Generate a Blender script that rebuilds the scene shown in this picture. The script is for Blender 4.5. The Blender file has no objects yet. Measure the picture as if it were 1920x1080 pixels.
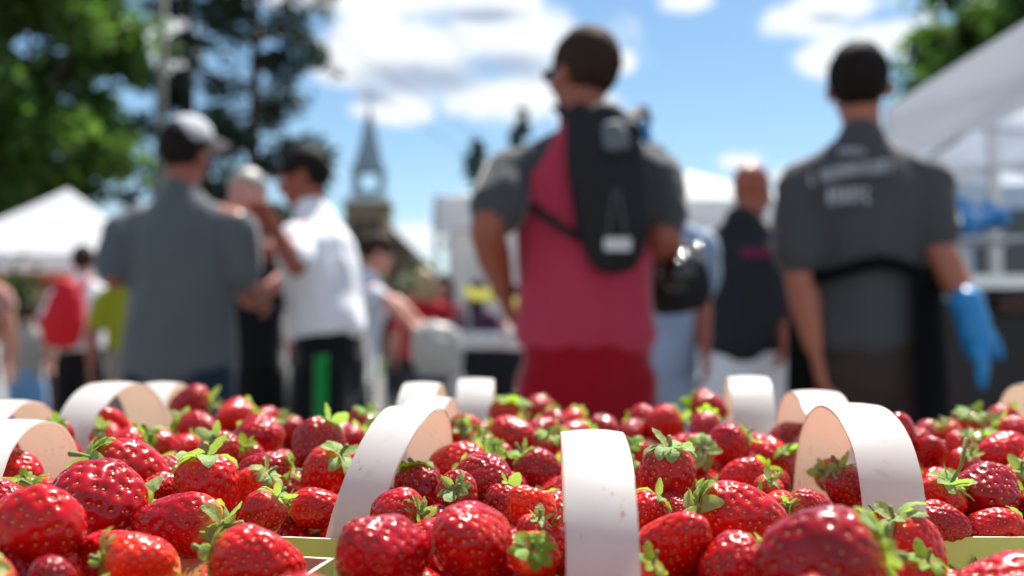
import bpy, bmesh, math, random
import numpy as np
from mathutils import Vector, Matrix, Quaternion, noise
R = math.radians
rng = random.Random(7)
C = bpy.context.scene.collection
scene = bpy.context.scene

# ---------------------------------------------------------------- camera
FPX = 1866.7                      # focal length in photo pixels (35 mm on 36 mm)
CAM = Vector((0, 0, 1.0))
PITCH = math.atan(100 / FPX)
cd = bpy.data.cameras.new('camera'); cam = bpy.data.objects.new('camera', cd); C.objects.link(cam)
cam.location = CAM; cam.rotation_euler = (math.pi / 2 + PITCH, 0, 0)
cd.lens = 35; cd.sensor_width = 36; cd.clip_start = 0.02; cd.clip_end = 3000
cd.dof.use_dof = True; cd.dof.focus_distance = 0.43; cd.dof.aperture_fstop = 5.2
scene.camera = cam
scene.view_settings.view_transform = 'Standard'; scene.view_settings.look = 'None'
scene.view_settings.exposure = 0.95; scene.view_settings.gamma = 1
scene.cycles.use_denoising = True
scene.cycles.max_bounces = 8; scene.cycles.transparent_max_bounces = 8
scene.cycles.sample_clamp_indirect = 6

def at(px, py, Y):
    """world point seen at photo pixel (px, py) at distance Y in front of the camera"""
    f = Vector((0, math.cos(PITCH), math.sin(PITCH))); u = Vector((0, -math.sin(PITCH), math.cos(PITCH)))
    r = f + Vector((1, 0, 0)) * ((px - 960) / FPX) + u * ((540 - py) / FPX)
    return CAM + r * (Y / r.y)

# ---------------------------------------------------------------- sky and sun
SUN_EL, SUN_AZ = R(60), R(24)      # azimuth to the right of straight ahead
w = bpy.data.worlds.new('World'); scene.world = w; w.use_nodes = True
nt = w.node_tree; N = nt.nodes; L = nt.links; N.clear()
def nd(tree, typ, **kw):
    n = tree.nodes.new(typ)
    for k, v in kw.items():
        if k.startswith('i_'): n.inputs[int(k[2:])].default_value = v
        else: setattr(n, k, v)
    return n
out = nd(nt, 'ShaderNodeOutputWorld'); bg = nd(nt, 'ShaderNodeBackground'); bg.inputs[1].default_value = 0.08
sky = nd(nt, 'ShaderNodeTexSky', sky_type='NISHITA'); sky.sun_disc = False
sky.sun_elevation = SUN_EL; sky.sun_rotation = SUN_AZ; sky.air_density = 1.0; sky.dust_density = 0.4; sky.ozone_density = 1.0
hsv = nd(nt, 'ShaderNodeHueSaturation'); hsv.inputs['Saturation'].default_value = 1.15; hsv.inputs['Hue'].default_value = 0.492; hsv.inputs['Value'].default_value = 0.90
L.new(sky.outputs[0], hsv.inputs['Color'])
tc = nd(nt, 'ShaderNodeTexCoord'); sep = nd(nt, 'ShaderNodeSeparateXYZ'); L.new(tc.outputs['Generated'], sep.inputs[0])
def M(op, a, b=None, c=None, clamp=False, tree=None):
    n = nd(tree or nt, 'ShaderNodeMath', operation=op); n.use_clamp = clamp
    for i, x in enumerate((a, b, c)):
        if x is None: continue
        if isinstance(x, (int, float)): n.inputs[i].default_value = x
        else: (tree or nt).links.new(x, n.inputs[i])
    return n.outputs[0]
ysafe = M('MAXIMUM', sep.outputs[1], 0.05)
u_ = M('DIVIDE', sep.outputs[0], ysafe); v_ = M('DIVIDE', sep.outputs[2], ysafe)
comb = nd(nt, 'ShaderNodeCombineXYZ'); L.new(u_, comb.inputs[0]); L.new(v_, comb.inputs[1])
nz = nd(nt, 'ShaderNodeTexNoise'); nz.inputs['Scale'].default_value = 11; nz.inputs['Detail'].default_value = 7; nz.inputs['Roughness'].default_value = 0.55
L.new(comb.outputs[0], nz.inputs['Vector'])
def blobs(lst):
    acc = None
    for px, py, rx, ry in lst:
        a = M('DIVIDE', M('SUBTRACT', u_, (px - 960) / FPX), rx / FPX)
        b = M('DIVIDE', M('SUBTRACT', v_, (640 - py) / FPX), ry / FPX)
        d = M('SUBTRACT', 1.0, M('SQRT', M('ADD', M('MULTIPLY', a, a), M('MULTIPLY', b, b))))
        acc = d if acc is None else M('MAXIMUM', acc, d)
    return acc
cl = blobs([(640, 120, 100, 62), (790, 95, 260, 105), (950, 50, 230, 120), (950, 175, 170, 70), (730, 195, 110, 40), (650, -20, 280, 50), (1090, 205, 90, 60), (700, -10, 190, 45),
            (1500, 30, 120, 52), (1600, 0, 130, 40), (1570, 108, 100, 48), (1690, 62, 125, 58), (1310, -8, 80, 32), (1170, 110, 25, 25), (1480, 330, 60, 30),
            (320, 80, 60, 110), (1400, 300, 60, 22), (780, 440, 90, 60), (1640, 330, 80, 40), (60, 230, 120, 50), (-300, 0, 300, 200), (2300, 100, 250, 160)])
clm = M('ADD', cl, M('MULTIPLY', M('SUBTRACT', nz.outputs[0], 0.5), 2.6))
mr = nd(nt, 'ShaderNodeMapRange', interpolation_type='SMOOTHSTEP'); L.new(clm, mr.inputs[0])
mr.inputs[1].default_value = 0.02; mr.inputs[2].default_value = 0.60
front = M('GREATER_THAN', sep.outputs[1], 0.06)
nzr = nd(nt, 'ShaderNodeTexNoise'); nzr.inputs['Scale'].default_value = 2.6; nzr.inputs['Detail'].default_value = 6; L.new(tc.outputs['Generated'], nzr.inputs['Vector'])  # unseen clouds behind the camera, added to brighten the shaded sides
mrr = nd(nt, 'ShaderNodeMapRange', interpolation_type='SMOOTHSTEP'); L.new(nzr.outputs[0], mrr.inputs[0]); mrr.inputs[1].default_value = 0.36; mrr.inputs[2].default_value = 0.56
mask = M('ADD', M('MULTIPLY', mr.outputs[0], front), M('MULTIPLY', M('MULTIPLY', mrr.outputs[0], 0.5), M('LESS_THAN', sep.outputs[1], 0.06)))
sh = blobs([(800, 140, 190, 45), (930, 118, 150, 42), (680, 175, 70, 25), (900, 20, 120, 22), (1560, 25, 60, 12), (1600, 115, 50, 12)])
mr2 = nd(nt, 'ShaderNodeMapRange', interpolation_type='SMOOTHSTEP'); L.new(M('ADD', sh, M('MULTIPLY', M('SUBTRACT', nz.outputs[0], 0.5), 1.6)), mr2.inputs[0])
mr2.inputs[1].default_value = 0.0; mr2.inputs[2].default_value = 0.8
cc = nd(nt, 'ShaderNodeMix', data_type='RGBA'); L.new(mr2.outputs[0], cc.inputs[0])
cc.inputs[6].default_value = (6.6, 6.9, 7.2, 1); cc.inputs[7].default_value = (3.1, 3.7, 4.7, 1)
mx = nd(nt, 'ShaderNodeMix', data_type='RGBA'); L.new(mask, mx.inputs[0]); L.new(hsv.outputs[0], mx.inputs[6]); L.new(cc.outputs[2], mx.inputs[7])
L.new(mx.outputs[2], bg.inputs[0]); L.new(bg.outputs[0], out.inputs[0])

sd = bpy.data.lights.new('sun', 'SUN'); sun = bpy.data.objects.new('sun', sd); C.objects.link(sun)
sd.energy = 5.0; sd.angle = R(0.53); sd.color = (1, 0.95, 0.88)
sv = Vector((math.sin(SUN_AZ) * math.cos(SUN_EL), math.cos(SUN_AZ) * math.cos(SUN_EL), math.sin(SUN_EL)))
sun.rotation_euler = sv.to_track_quat('Z', 'Y').to_euler()

# ---------------------------------------------------------------- helpers
def s(h):
    h = h.lstrip('#'); c = [int(h[i:i + 2], 16) / 255 for i in (0, 2, 4)]
    return tuple(x / 12.92 if x <= .04045 else ((x + .055) / 1.055) ** 2.4 for x in c) + (1,)
def mat(name, col, rough=0.8, noise_amt=0.12, scale=8, bump=0.0, trans=None, spec=0.3, metal=0, bscale=None, sheen=0, **kw):
    m = bpy.data.materials.new(name); m.use_nodes = True; t = m.node_tree; p = t.nodes['Principled BSDF']
    p.inputs['Roughness'].default_value = rough; p.inputs['Specular IOR Level'].default_value = spec; p.inputs['Metallic'].default_value = metal
    if sheen: p.inputs['Sheen Weight'].default_value = sheen; p.inputs['Sheen Roughness'].default_value = .35
    tcn = nd(t, 'ShaderNodeTexCoord'); n = nd(t, 'ShaderNodeTexNoise'); n.inputs['Scale'].default_value = scale; n.inputs['Detail'].default_value = 5
    t.links.new(tcn.outputs['Object'], n.inputs['Vector'])
    mixn = nd(t, 'ShaderNodeMix', data_type='RGBA'); t.links.new(n.outputs[0], mixn.inputs[0])
    a = tuple(max(0, c * (1 - noise_amt * 2)) for c in col[:3]) + (1,); b = tuple(min(1, c * (1 + noise_amt * 2)) for c in col[:3]) + (1,)
    mixn.inputs[6].default_value = a; mixn.inputs[7].default_value = b
    t.links.new(mixn.outputs[2], p.inputs['Base Color'])
    if bump:
        n2 = nd(t, 'ShaderNodeTexNoise'); n2.inputs['Scale'].default_value = bscale or scale * 4; n2.inputs['Detail'].default_value = 4
        t.links.new(tcn.outputs['Object'], n2.inputs['Vector'])
        bp = nd(t, 'ShaderNodeBump'); bp.inputs['Strength'].default_value = bump; t.links.new(n2.outputs[0], bp.inputs['Height']); t.links.new(bp.outputs[0], p.inputs['Normal'])
    if trans:
        tr = nd(t, 'ShaderNodeBsdfTranslucent'); tr.inputs[0].default_value = trans[:3] + (1,)
        ms = nd(t, 'ShaderNodeMixShader'); ms.inputs[0].default_value = trans[3]
        t.links.new(p.outputs[0], ms.inputs[1]); t.links.new(tr.outputs[0], ms.inputs[2])
        t.links.new(ms.outputs[0], t.nodes['Material Output'].inputs[0])
    return m
def tag(o, label=None, cat=None, group=None, kind=None):
    if label: o['label'] = label
    if cat: o['category'] = cat
    if group: o['group'] = group
    if kind: o['kind'] = kind
    return o
def empty(name, loc=(0, 0, 0), rz=0, **kw):
    o = bpy.data.objects.new(name, None); C.objects.link(o); o.location = loc; o.rotation_euler = (0, 0, rz); o.empty_display_size = .1
    return tag(o, **kw)
def link(name, me, parent=None, m=None, smooth=True):
    o = bpy.data.objects.new(name, me); C.objects.link(o)
    if m is not None:
        for x in (m if isinstance(m, (list, tuple)) else [m]): me.materials.append(x)
    if smooth and len(me.polygons): me.polygons.foreach_set('use_smooth', [True] * len(me.polygons))
    if parent: o.parent = parent
    return o
def mesh(name, verts, faces, m=None, parent=None, smooth=False):
    me = bpy.data.meshes.new(name); me.from_pydata([tuple(v) for v in verts], [], faces); me.update()
    return link(name, me, parent, m, smooth)
def bmobj(name, bm, m=None, parent=None, smooth=False):
    me = bpy.data.meshes.new(name); bmesh.ops.recalc_face_normals(bm, faces=bm.faces); bm.to_mesh(me); bm.free()
    return link(name, me, parent, m, smooth)
def box(bm, c, d, rot=None):
    mtx = Matrix.Translation(c) @ (rot.to_4x4() if rot else Matrix.Identity(4)) @ Matrix.Diagonal((d[0], d[1], d[2], 1))
    return bmesh.ops.create_cube(bm, size=1, matrix=mtx)['verts']
def bar(bm, a, b, r, r2=None, n=10):
    a, b = Vector(a), Vector(b); d = b - a
    mtx = Matrix.Translation((a + b) / 2) @ d.to_track_quat('Z', 'Y').to_matrix().to_4x4()
    bmesh.ops.create_cone(bm, cap_ends=True, segments=n, radius1=r, radius2=r if r2 is None else r2, depth=d.length, matrix=mtx)
def ell(bm, c, r, rot=None, u=16, v=12):
    mtx = Matrix.Translation(c) @ (rot.to_4x4() if rot else Matrix.Identity(4)) @ Matrix.Diagonal((r[0], r[1], r[2], 1))
    return bmesh.ops.create_uvsphere(bm, u_segments=u, v_segments=v, radius=1, matrix=mtx)['verts']
def tube(bm, pts, radii, side=(1, 0, 0), n=14):
    """closed tube through pts with elliptical sections (a along side, b across)"""
    pts = [Vector(p) for p in pts]; rs = [r if isinstance(r, tuple) else (r, r) for r in radii]
    rings = []
    for i, p in enumerate(pts):
        t = (pts[min(i + 1, len(pts) - 1)] - pts[max(i - 1, 0)]).normalized()
        sd_ = Vector(side) - t * Vector(side).dot(t)
        if sd_.length < .05: sd_ = Vector((0, 1, 0)) - t * t.y
        sd_.normalize(); nn = t.cross(sd_)
        rings.append([bm.verts.new(p + sd_ * rs[i][0] * math.cos(2 * math.pi * k / n) + nn * rs[i][1] * math.sin(2 * math.pi * k / n)) for k in range(n)])
    for a, b in zip(rings, rings[1:]):
        for k in range(n): bm.faces.new((a[k], a[(k + 1) % n], b[(k + 1) % n], b[k]))
    for ring, sgn, i in ((rings[0], -1, 0), (rings[-1], 1, -1)):
        t = (pts[1] - pts[0]).normalized() if i == 0 else (pts[-1] - pts[-2]).normalized()
        r = min(rs[i]); p = pts[i]
        mid = [bm.verts.new(p + (v.co - p) * .7 + t * sgn * r * .6) for v in ring]
        tip = bm.verts.new(p + t * sgn * r * .85)
        for k in range(n):
            q = (ring[k], ring[(k + 1) % n], mid[(k + 1) % n], mid[k]); bm.faces.new(q if sgn > 0 else q[::-1])
            q = (mid[k], mid[(k + 1) % n], tip); bm.faces.new(q if sgn > 0 else q[::-1])
def fuse(name, bm, voxel, m, parent, wrinkle=0, smooth_it=2, freq=9, seed=0):
    """voxel-fuse overlapping closed solids into ONE continuous surface"""
    bmesh.ops.recalc_face_normals(bm, faces=bm.faces)
    me = bpy.data.meshes.new('tmp'); bm.to_mesh(me); bm.free()
    o = bpy.data.objects.new('tmp', me); C.objects.link(o)
    md = o.modifiers.new('r', 'REMESH'); md.mode = 'VOXEL'; md.voxel_size = voxel; md.adaptivity = 0
    md = o.modifiers.new('s', 'SMOOTH'); md.iterations = smooth_it; md.factor = .5
    dg = bpy.context.evaluated_depsgraph_get(); dg.update()
    me2 = bpy.data.meshes.new_from_object(o.evaluated_get(dg))
    bpy.data.objects.remove(o); bpy.data.meshes.remove(me)
    if wrinkle:
        for v in me2.vertices:
            q = v.co * freq + Vector((seed * 7.1, seed * 3.3, 0)); q.z *= .55
            v.co += v.normal * wrinkle * (noise.noise(q) + .5 * noise.noise(q * 2.3))
    me2.materials.clear(); me2.name = name
    return link(name, me2, parent, m, True)
# ---------------------------------------------------------------- ground and setting
m_ground = mat('asphalt', s('6e6b69'), .9, .15, 2.5, .3, bscale=60)
mesh('ground', [(-400, -60, 0), (400, -60, 0), (400, 600, 0), (-400, 600, 0)], [(0, 1, 2, 3)], m_ground)['kind'] = 'structure'
bpy.data.objects['ground'].name = 'ground'
m_grass = mat('lawn', (.05, .10, .025, 1), .9, .3, .6)
o = mesh('lawn', [(-400, 30, .004), (400, 30, .004), (400, 600, .004), (-400, 600, .004)], [(0, 1, 2, 3)], m_grass); o['kind'] = 'structure'

# ---- trees
def leafmat(name, col, tcol, tf=.45):
    return mat(name, col, .55, .35, .9, 0, trans=(*tcol[:3], tf), spec=.35)
m_bark = mat('bark', (.07, .05, .035, 1), .9, .3, 6, .6)
def leaf_mesh(name, centers, sizes, m, parent, rg, flat=.5, asp=1.6):
    n = len(centers); c = np.array(centers); sz = np.array(sizes)
    a = rg.normal(size=(n, 3)); a[:, 2] *= flat; a /= np.linalg.norm(a, axis=1)[:, None]
    b = rg.normal(size=(n, 3)); b -= a * (a * b).sum(1)[:, None]; b /= np.linalg.norm(b, axis=1)[:, None]
    a *= (sz * asp)[:, None] * .5; b *= sz[:, None] * .5
    v = np.stack([c - a, c - a * .1 + b, c + a, c - a * .1 - b], 1).reshape(-1, 3)
    f = [(4 * i, 4 * i + 1, 4 * i + 2, 4 * i + 3) for i in range(n)]
    me = bpy.data.meshes.new(name); me.from_pydata(v.tolist(), [], f); me.update()
    return link(name, me, parent, m, False)
def broad_tree(name, loc, height, crown_c, crown_r, nclump, per, size, lm, label, seed, group=None):
    rg = np.random.default_rng(seed); rr = random.Random(seed)
    t = empty(name, loc, label=label, cat='tree', group=group)
    bm = bmesh.new(); cc_ = Vector(crown_c)
    tube(bm, [(0, 0, 0), (.05, 0, height * .25), (0, .1, cc_.z * .8), cc_], [height * .035, height * .026, height * .02, .04], n=10)
    cen, sz = [], []
    for k in range(nclump):
        d = Vector((rr.gauss(0, 1), rr.gauss(0, 1), rr.gauss(0, 1))).normalized() * (rr.random() ** .45)
        p = Vector((cc_.x + d.x * crown_r[0], cc_.y + d.y * crown_r[1], cc_.z + d.z * crown_r[2]))
        if k % 4 == 0:
            q0 = Vector((0, 0, cc_.z * rr.uniform(.45, .8)))
            tube(bm, [q0, q0.lerp(p, .5) + Vector((0, 0, .2)), p], [.07, .05, .015], n=6)
        cr = rr.uniform(.35, .75) * crown_r[0] * .28
        pts = rg.normal(size=(per, 3)) * cr * np.array([1, 1, .7]) * .6 + np.array(p)
        cen.append(pts); sz.append(rg.uniform(.6, 1.3, per) * size)
    bmobj('trunk', bm, m_bark, t, True)
    leaf_mesh('crown', np.concatenate(cen), np.concatenate(sz), lm, t, rg)
    return t
m_leafA = leafmat('maple_leaves', (.05, .10, .022, 1), (.13, .27, .03), .42)
m_leafB = leafmat('dark_leaves', (.03, .065, .02, 1), (.08, .17, .03), .35)
m_need = leafmat('pine_needles', (.018, .038, .022, 1), (.03, .07, .03), .2)
P = at(30, 640, 18)
broad_tree('broadleaf_tree', (P.x, 18, 0), 9, (-1.05, 0, 6.0), (2.8, 3.0, 4.6), 185, 250, .17, m_leafA, 'large bright green leafy tree towering over the white tent at far left', 3)
P = at(2040, 640, 22)
broad_tree('broadleaf_tree', (P.x, 22, 0), 9, (0, 0, 7.2), (3.5, 3, 3.3), 170, 220, .2, m_leafA, 'leafy green tree rising behind the large white tent at the right', 5)
for k, (px, Y, hh, r_) in enumerate([(40, 34, 4.2, 3.5), (240, 38, 4.6, 3), (560, 44, 4.4, 4), (850, 40, 3.6, 3), (1010, 42, 3.9, 3), (1330, 46, 4.3, 4), (1500, 36, 3.4, 3), (1750, 38, 4, 4)]):
    P = at(px, 640, Y)
    lab = ['low dark tree behind the white tent at far left', 'dark bushy tree beyond the utility pole', 'dark tree far behind the man in the tan cap', 'dark green tree just right of the church roof',
           'dark tree hidden behind the man with the red shirt', 'low tree beyond the bald man in black', 'dark tree beyond the woman near the apron man', 'low dark tree behind the white tent on the right'][k]
    broad_tree('background_tree', (P.x, Y, 0), hh, (0, 0, hh * .55), (r_, 2.5, hh * .48), 45, 90, .35, m_leafB, lab, 20 + k, 'trees beyond the market')

def pine(loc, H, r0, label, seed, zlo=.18, dens=1.0, upper=1.0, group=None):
    rr = random.Random(seed); rg = np.random.default_rng(seed)
    t = empty('pine_tree', loc, label=label, cat='tree', group=group)
    bm = bmesh.new(); tube(bm, [(0, 0, 0), (.05, 0, H * .5), (0, 0, H)], [H * .014, H * .009, .02], n=8)
    cen = []; z = H * zlo
    while z < H * .98:
        f = (z - H * zlo) / (H * (1 - zlo)); ln0 = r0 * (1 - f) ** .75 * upper
        for k in range(int(rr.choice((3, 4, 4)))):
            an = rr.uniform(0, 2 * math.pi); ln = ln0 * rr.uniform(.45, 1.1)
            d = Vector((math.cos(an), math.sin(an), 0)); rise = rr.uniform(-.35, .5)
            a = Vector((0, 0, z)); e = a + d * ln + Vector((0, 0, ln * rise)); mid = a.lerp(e, .5) - Vector((0, 0, ln * .08))
            tube(bm, [a, mid, e], [.035, .025, .008], n=5)
            nb = int(5 * dens * ln + 3)
            for q in range(nb):
                tt = rr.uniform(.3, 1.05); p = a.lerp(e, tt) + Vector((rr.gauss(0, .12), rr.gauss(0, .12), rr.gauss(.04, .16))) * ln * .6
                k2 = rg.normal(size=(14, 3)) * np.array([.13, .13, .10]) * (ln ** .5) * .9 + np.array(p); cen.append(k2)
        z += H * .033 * rr.uniform(.7, 1.3)
    bmobj('trunk', bm, m_bark, t, True)
    cen = np.concatenate(cen); leaf_mesh('crown', cen, rg.uniform(.07, .16, len(cen)), m_need, t, rg, asp=2.4)
P = at(468, 640, 25); pine((P.x, 25, 0), 15.5, 2.75, 'tall dark pine with ragged drooping branches right of the utility pole', 11, dens=1.15)
P = at(345, 640, 27); pine((P.x, 27, 0), 15, 2.1, 'thinner dark pine standing just behind the utility pole', 12, dens=.9)
P = at(893, 640, 48); pine((P.x, 48, 0), 11.2, 2.1, 'small distant conifer left of the man with the red shirt', 13, zlo=.1, dens=3, group=None)
P = at(978, 640, 52); pine((P.x, 52, 0), 13.8, 2.3, 'distant conifer tip peeking over the shoulder of the man in red', 14, zlo=.1, dens=3)

# ---- utility pole with lines
m_pole = mat('weathered_wood', s('7c8078'), .85, .15, 3, .3)
P = at(292, 640, 20); t = empty('utility_pole', (P.x, 20, 0), label='tall grey utility pole rising between the leafy tree and the pines', cat='utility pole')
bm = bmesh.new(); bar(bm, (0, 0, 0), (0, 0, 11), .11, .085, 14); bmobj('pole', bm, m_pole, t, True)
bm = bmesh.new(); box(bm, (0, -.12, 10.2), (2.2, .1, .12)); bmobj('crossarm', bm, m_pole, t)
P = at(1040, 640, 45); m_wire = mat('wire', (.03, .03, .035, 1), .6, 0)
for k, (a, b, lb) in enumerate([((-7.1, 20, 10.25), (9, 70, 12), 'upper thin power line crossing the sky from the utility pole'), ((-7.1, 20, 9.4), (9, 70, 11), 'lower thin power line crossing the sky from the utility pole')]):
    bm = bmesh.new(); a, b = Vector(a), Vector(b); prev = a
    for i in range(1, 21):
        q = a.lerp(b, i / 20) - Vector((0, 0, 2.2 * 4 * (i / 20) * (1 - i / 20))); bar(bm, prev, q, .012, n=5); prev = q
    tag(bmobj('power_line', bm, m_wire), lb, 'power line')

# ---- church
YC = 60
def cx(px): return (px - 960) / FPX * YC
def cz(py): return 1 + (640 - py) / FPX * YC
m_stone = mat('brown_stone', s('8a7264'), .9, .18, .9, .5, bscale=3); m_slate = mat('grey_slate', s('8795a6'), .6, .15, 1.2)
m_roof = mat('dark_shingle', s('4a4644'), .8, .2, 1); m_white = mat('white_paint', (.7, .72, .74, 1), .6, .05)
m_dark = mat('dark_void', (.02, .02, .025, 1), .6, .1); m_glass = mat('window_glass', (.03, .04, .05, 1), .15, .1, spec=.6)
tx = cx(690)
t = empty('church', (tx, YC, 0), label='brown stone church with a tall grey pointed steeple behind the shoppers', cat='church')
hw = 1.3
bm = bmesh.new(); box(bm, (0, 0, cz(382) / 2), (hw * 2, hw * 2, cz(382))); tw = bmobj('tower', bm, m_stone, t)
bm = bmesh.new(); box(bm, (0, 0, cz(380)), (hw * 2 + .35, hw * 2 + .35, .28)); bmobj('cornice', bm, m_white, tw)
bm = bmesh.new()
for xx in (-.45, .45): box(bm, (xx, -hw - .01, cz(440)), (.5, .1, 1.5)); 
bmobj('louvre', bm, m_dark, tw)
bm = bmesh.new(); zb0, zb1 = cz(378) + .1, cz(318)
for sx in (-1, 1):
    for sy in (-1, 1): box(bm, (sx * .78, sy * .78, (zb0 + zb1) / 2), (.28, .28, zb1 - zb0))
box(bm, (0, 0, zb0 + .25), (1.8, 1.8, .5)); box(bm, (0, 0, zb1 + .05), (1.95, 1.95, .25))
bmobj('belfry', bm, m_slate, t)
bm = bmesh.new(); bmesh.ops.create_cone(bm, cap_ends=True, segments=8, radius1=.98, radius2=.03, depth=cz(195) - zb1, matrix=Matrix.Translation((0, 0, (cz(195) + zb1) / 2 + .1)) @ Matrix.Rotation(R(22.5), 4, 'Z'))
sp = bmobj('spire', bm, m_slate, t)
bm = bmesh.new(); bar(bm, (0, 0, cz(195)), (0, 0, cz(165)), .03); box(bm, (0, 0, cz(175)), (.5, .05, .05)); bmobj('cross', bm, m_dark, sp)
# nave: gable roof running away, its right slope visible
bm = bmesh.new(); rx0, rx1 = -4.6, cx(815) - tx; zr, ze = cz(405), cz(520); xm = (rx0 + rx1) / 2 - .0
nv = [(rx0, .6, 0), (rx1, .6, 0), (rx1, .6, ze), (xm, .6, zr + .6), (rx0, .6, ze), (rx0, 16, 0), (rx1, 16, 0), (rx1, 16, ze), (xm, 16, zr + .6), (rx0, 16, ze)]
mesh('nave', nv, [(0, 1, 2, 3, 4), (9, 8, 7, 6, 5), (1, 6, 7, 2), (0, 4, 9, 5), (2, 7, 8, 3), (4, 3, 8, 9)], m_stone, t)
rv = [(rx0 - .3, .3, ze - .1), (xm, .3, zr + .75), (rx1 + .3, .3, ze - .1), (rx0 - .3, 16.3, ze - .1), (xm, 16.3, zr + .75), (rx1 + .3, 16.3, ze - .1)]
rf = mesh('roof', rv, [(0, 1, 4, 3), (1, 2, 5, 4)], m_roof, t); md = rf.modifiers.new('s', 'SOLIDIFY'); md.thickness = .18; md.offset = 1
bm = bmesh.new()
box(bm, (cx(760) - tx, .58, 1.9), (.9, .1, 2)); bmobj('window', bm, m_glass, t)
# low houses left and right far away
m_side = mat('pale_siding', s('9a938a'), .8, .08)
for k, (px, Y, wd, hh, lb) in enumerate([(1130, 70, 12, 3.6, 'low pale house far behind the man with the red shirt'), (140, 60, 14, 3.4, 'low pale house far behind the left tent')]):
    P = at(px, 640, Y); t = empty('house', (P.x, Y, 0), label=lb, cat='house')
    bm = bmesh.new(); box(bm, (0, 0, hh / 2), (wd, 8, hh)); bmobj('wall', bm, m_side, t)
    x = wd / 2 + .4; mesh('roof', [(-x, -4.4, hh + .01), (x, -4.4, hh + .01), (x, 4.4, hh + .01), (-x, 4.4, hh + .01), (-x + 2, 0, hh + 2), (x - 2, 0, hh + 2)], [(0, 1, 5, 4), (2, 3, 4, 5), (1, 2, 5), (3, 0, 4), (3, 2, 1, 0)], m_roof, t)
    for q in (-.3, .1, .32):
        bm = bmesh.new(); box(bm, (q * wd, -4.02, 1.7), (1.1, .08, 1.2)); bmobj('window', bm, m_glass, t)

# ---- market tents
m_canvas = mat('white_canvas', (.74, .75, .77, 1), .6, .05, 3, .3, trans=(.84, .86, .9, .42), bscale=2.2)
m_canvas2 = mat('side_curtain', (.8, .79, .78, 1), .7, .3, 4, .2, trans=(.8, .8, .8, .4))
m_alu = mat('tent_metal', (.45, .47, .5, 1), .35, .05, metal=.8)
def tent(loc, hx, hy, ze, zp, val, label, rz=0, curtains=(), mc=None):
    t = empty('market_tent', loc, rz, label=label, cat='tent')
    n = 8; vs, fs = [], []
    def quad_patch(f):
        b0 = len(vs)
        for i in range(n + 1):
            for j in range(n + 1): vs.append(f(i / n, j / n))
        for i in range(n):
            for j in range(n): fs.append((b0 + i * (n + 1) + j, b0 + (i + 1) * (n + 1) + j, b0 + (i + 1) * (n + 1) + j + 1, b0 + i * (n + 1) + j + 1))
    cor = [(-hx, -hy), (hx, -hy), (hx, hy), (-hx, hy)]
    for k in range(4):
        a, b = cor[k], cor[(k + 1) % 4]
        def f(u, v, a=a, b=b):
            ex, ey = a[0] + (b[0] - a[0]) * u, a[1] + (b[1] - a[1]) * u
            sag = .05 * math.sin(math.pi * v)
            return (ex * (1 - v), ey * (1 - v), ze + (zp - ze) * (v ** 1.08) - sag)
        quad_patch(f)
    cnp = mesh('canopy', vs, fs, m_canvas, t, True)
    vs.clear(); fs.clear()
    for k in range(4):
        a, b = cor[k], cor[(k + 1) % 4]
        def f(u, v, a=a, b=b):
            bulge = .025 * math.sin(u * 14) * v
            ex, ey = a[0] + (b[0] - a[0]) * u, a[1] + (b[1] - a[1]) * u
            return (ex * (1 + bulge / hx), ey * (1 + bulge / hy), ze - val * v + (.03 * math.sin(u * math.pi * 10) ** 2 * v))
        quad_patch(f)
    mesh('valance', vs, fs, m_canvas, cnp, False)
    for (x, y) in cor:
        bm = bmesh.new(); box(bm, (x * .985, y * .985, ze / 2), (.045, .045, ze)); bmobj('leg', bm, m_alu, t)
    bm = bmesh.new()
    for k in range(4):
        a, b = cor[k], cor[(k + 1) % 4]
        for q in (0, 1):
            bar(bm, (a[0] * .96, a[1] * .96, ze - .06 - .3 * q), (b[0] * .96, b[1] * .96, ze - .36 + .3 * q), .014, n=6)
    bmobj('truss', bm, m_alu, t)
    for (a, b, z0, amp) in curtains:
        vv, ff = [], []; K = 40
        dx, dy = b[0] - a[0], b[1] - a[1]; ln = math.hypot(dx, dy)
        for i in range(K + 1):
            u = i / K; off = amp * math.sin(u * ln * 14 + math.sin(u * 9))
            for zz in (z0, ze - .05): vv.append((a[0] + dx * u - dy / ln * off, a[1] + dy * u + dx / ln * off, zz))
        for i in range(K): ff.append((2 * i, 2 * i + 2, 2 * i + 3, 2 * i + 1))
        mesh('curtain', vv, ff, mc or m_canvas2, t, True)
    return t
P = at(120, 640, 13.3); tent((P.x, 13.3, 0), 1.5, 1.5, 2.05, 3.05, .28, 'white peaked market tent at the far left behind the red backpack', R(8), [((-1.45, 1.45), (1.45, 1.45), .1, .03)])
P = at(1078, 640, 11); tent((P.x, 11, 0), 1.3, 1.5, 2.42, 2.95, .32, 'white market tent between the church and the man in red', R(-6), [((-1.25, -1.0), (-.2, -1.4), 1.2, .05), ((-1.1, 1.45), (1.1, 1.45), .1, .05)])
P = at(1290, 640, 10); tent((P.x, 10, 0), 1.5, 1.5, 2.22, 2.72, .26, 'white market tent behind the bald man in black', R(5), [((-1.45, 1.45), (1.45, 1.45), .9, .05)])
bt = tent((3.43, 3.6, 0), 1.5, 1.5, 2.2, 2.56, .34, 'large white tent closest at the right edge behind the apron man', 0, [((-1.4, 1.45), (1.4, 1.45), 1.8, .03)], mat('white_sidewall', (.7, .75, .82, 1), .6, .05, 2, trans=(.7, .78, .9, .5)))

bm = bmesh.new(); box(bm, ((1860 - 960) / FPX * 5.12 - 3.43, 1.47, 1.1), (.05, .05, 2.2)); bmobj('leg', bm, m_alu, bt)
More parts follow.
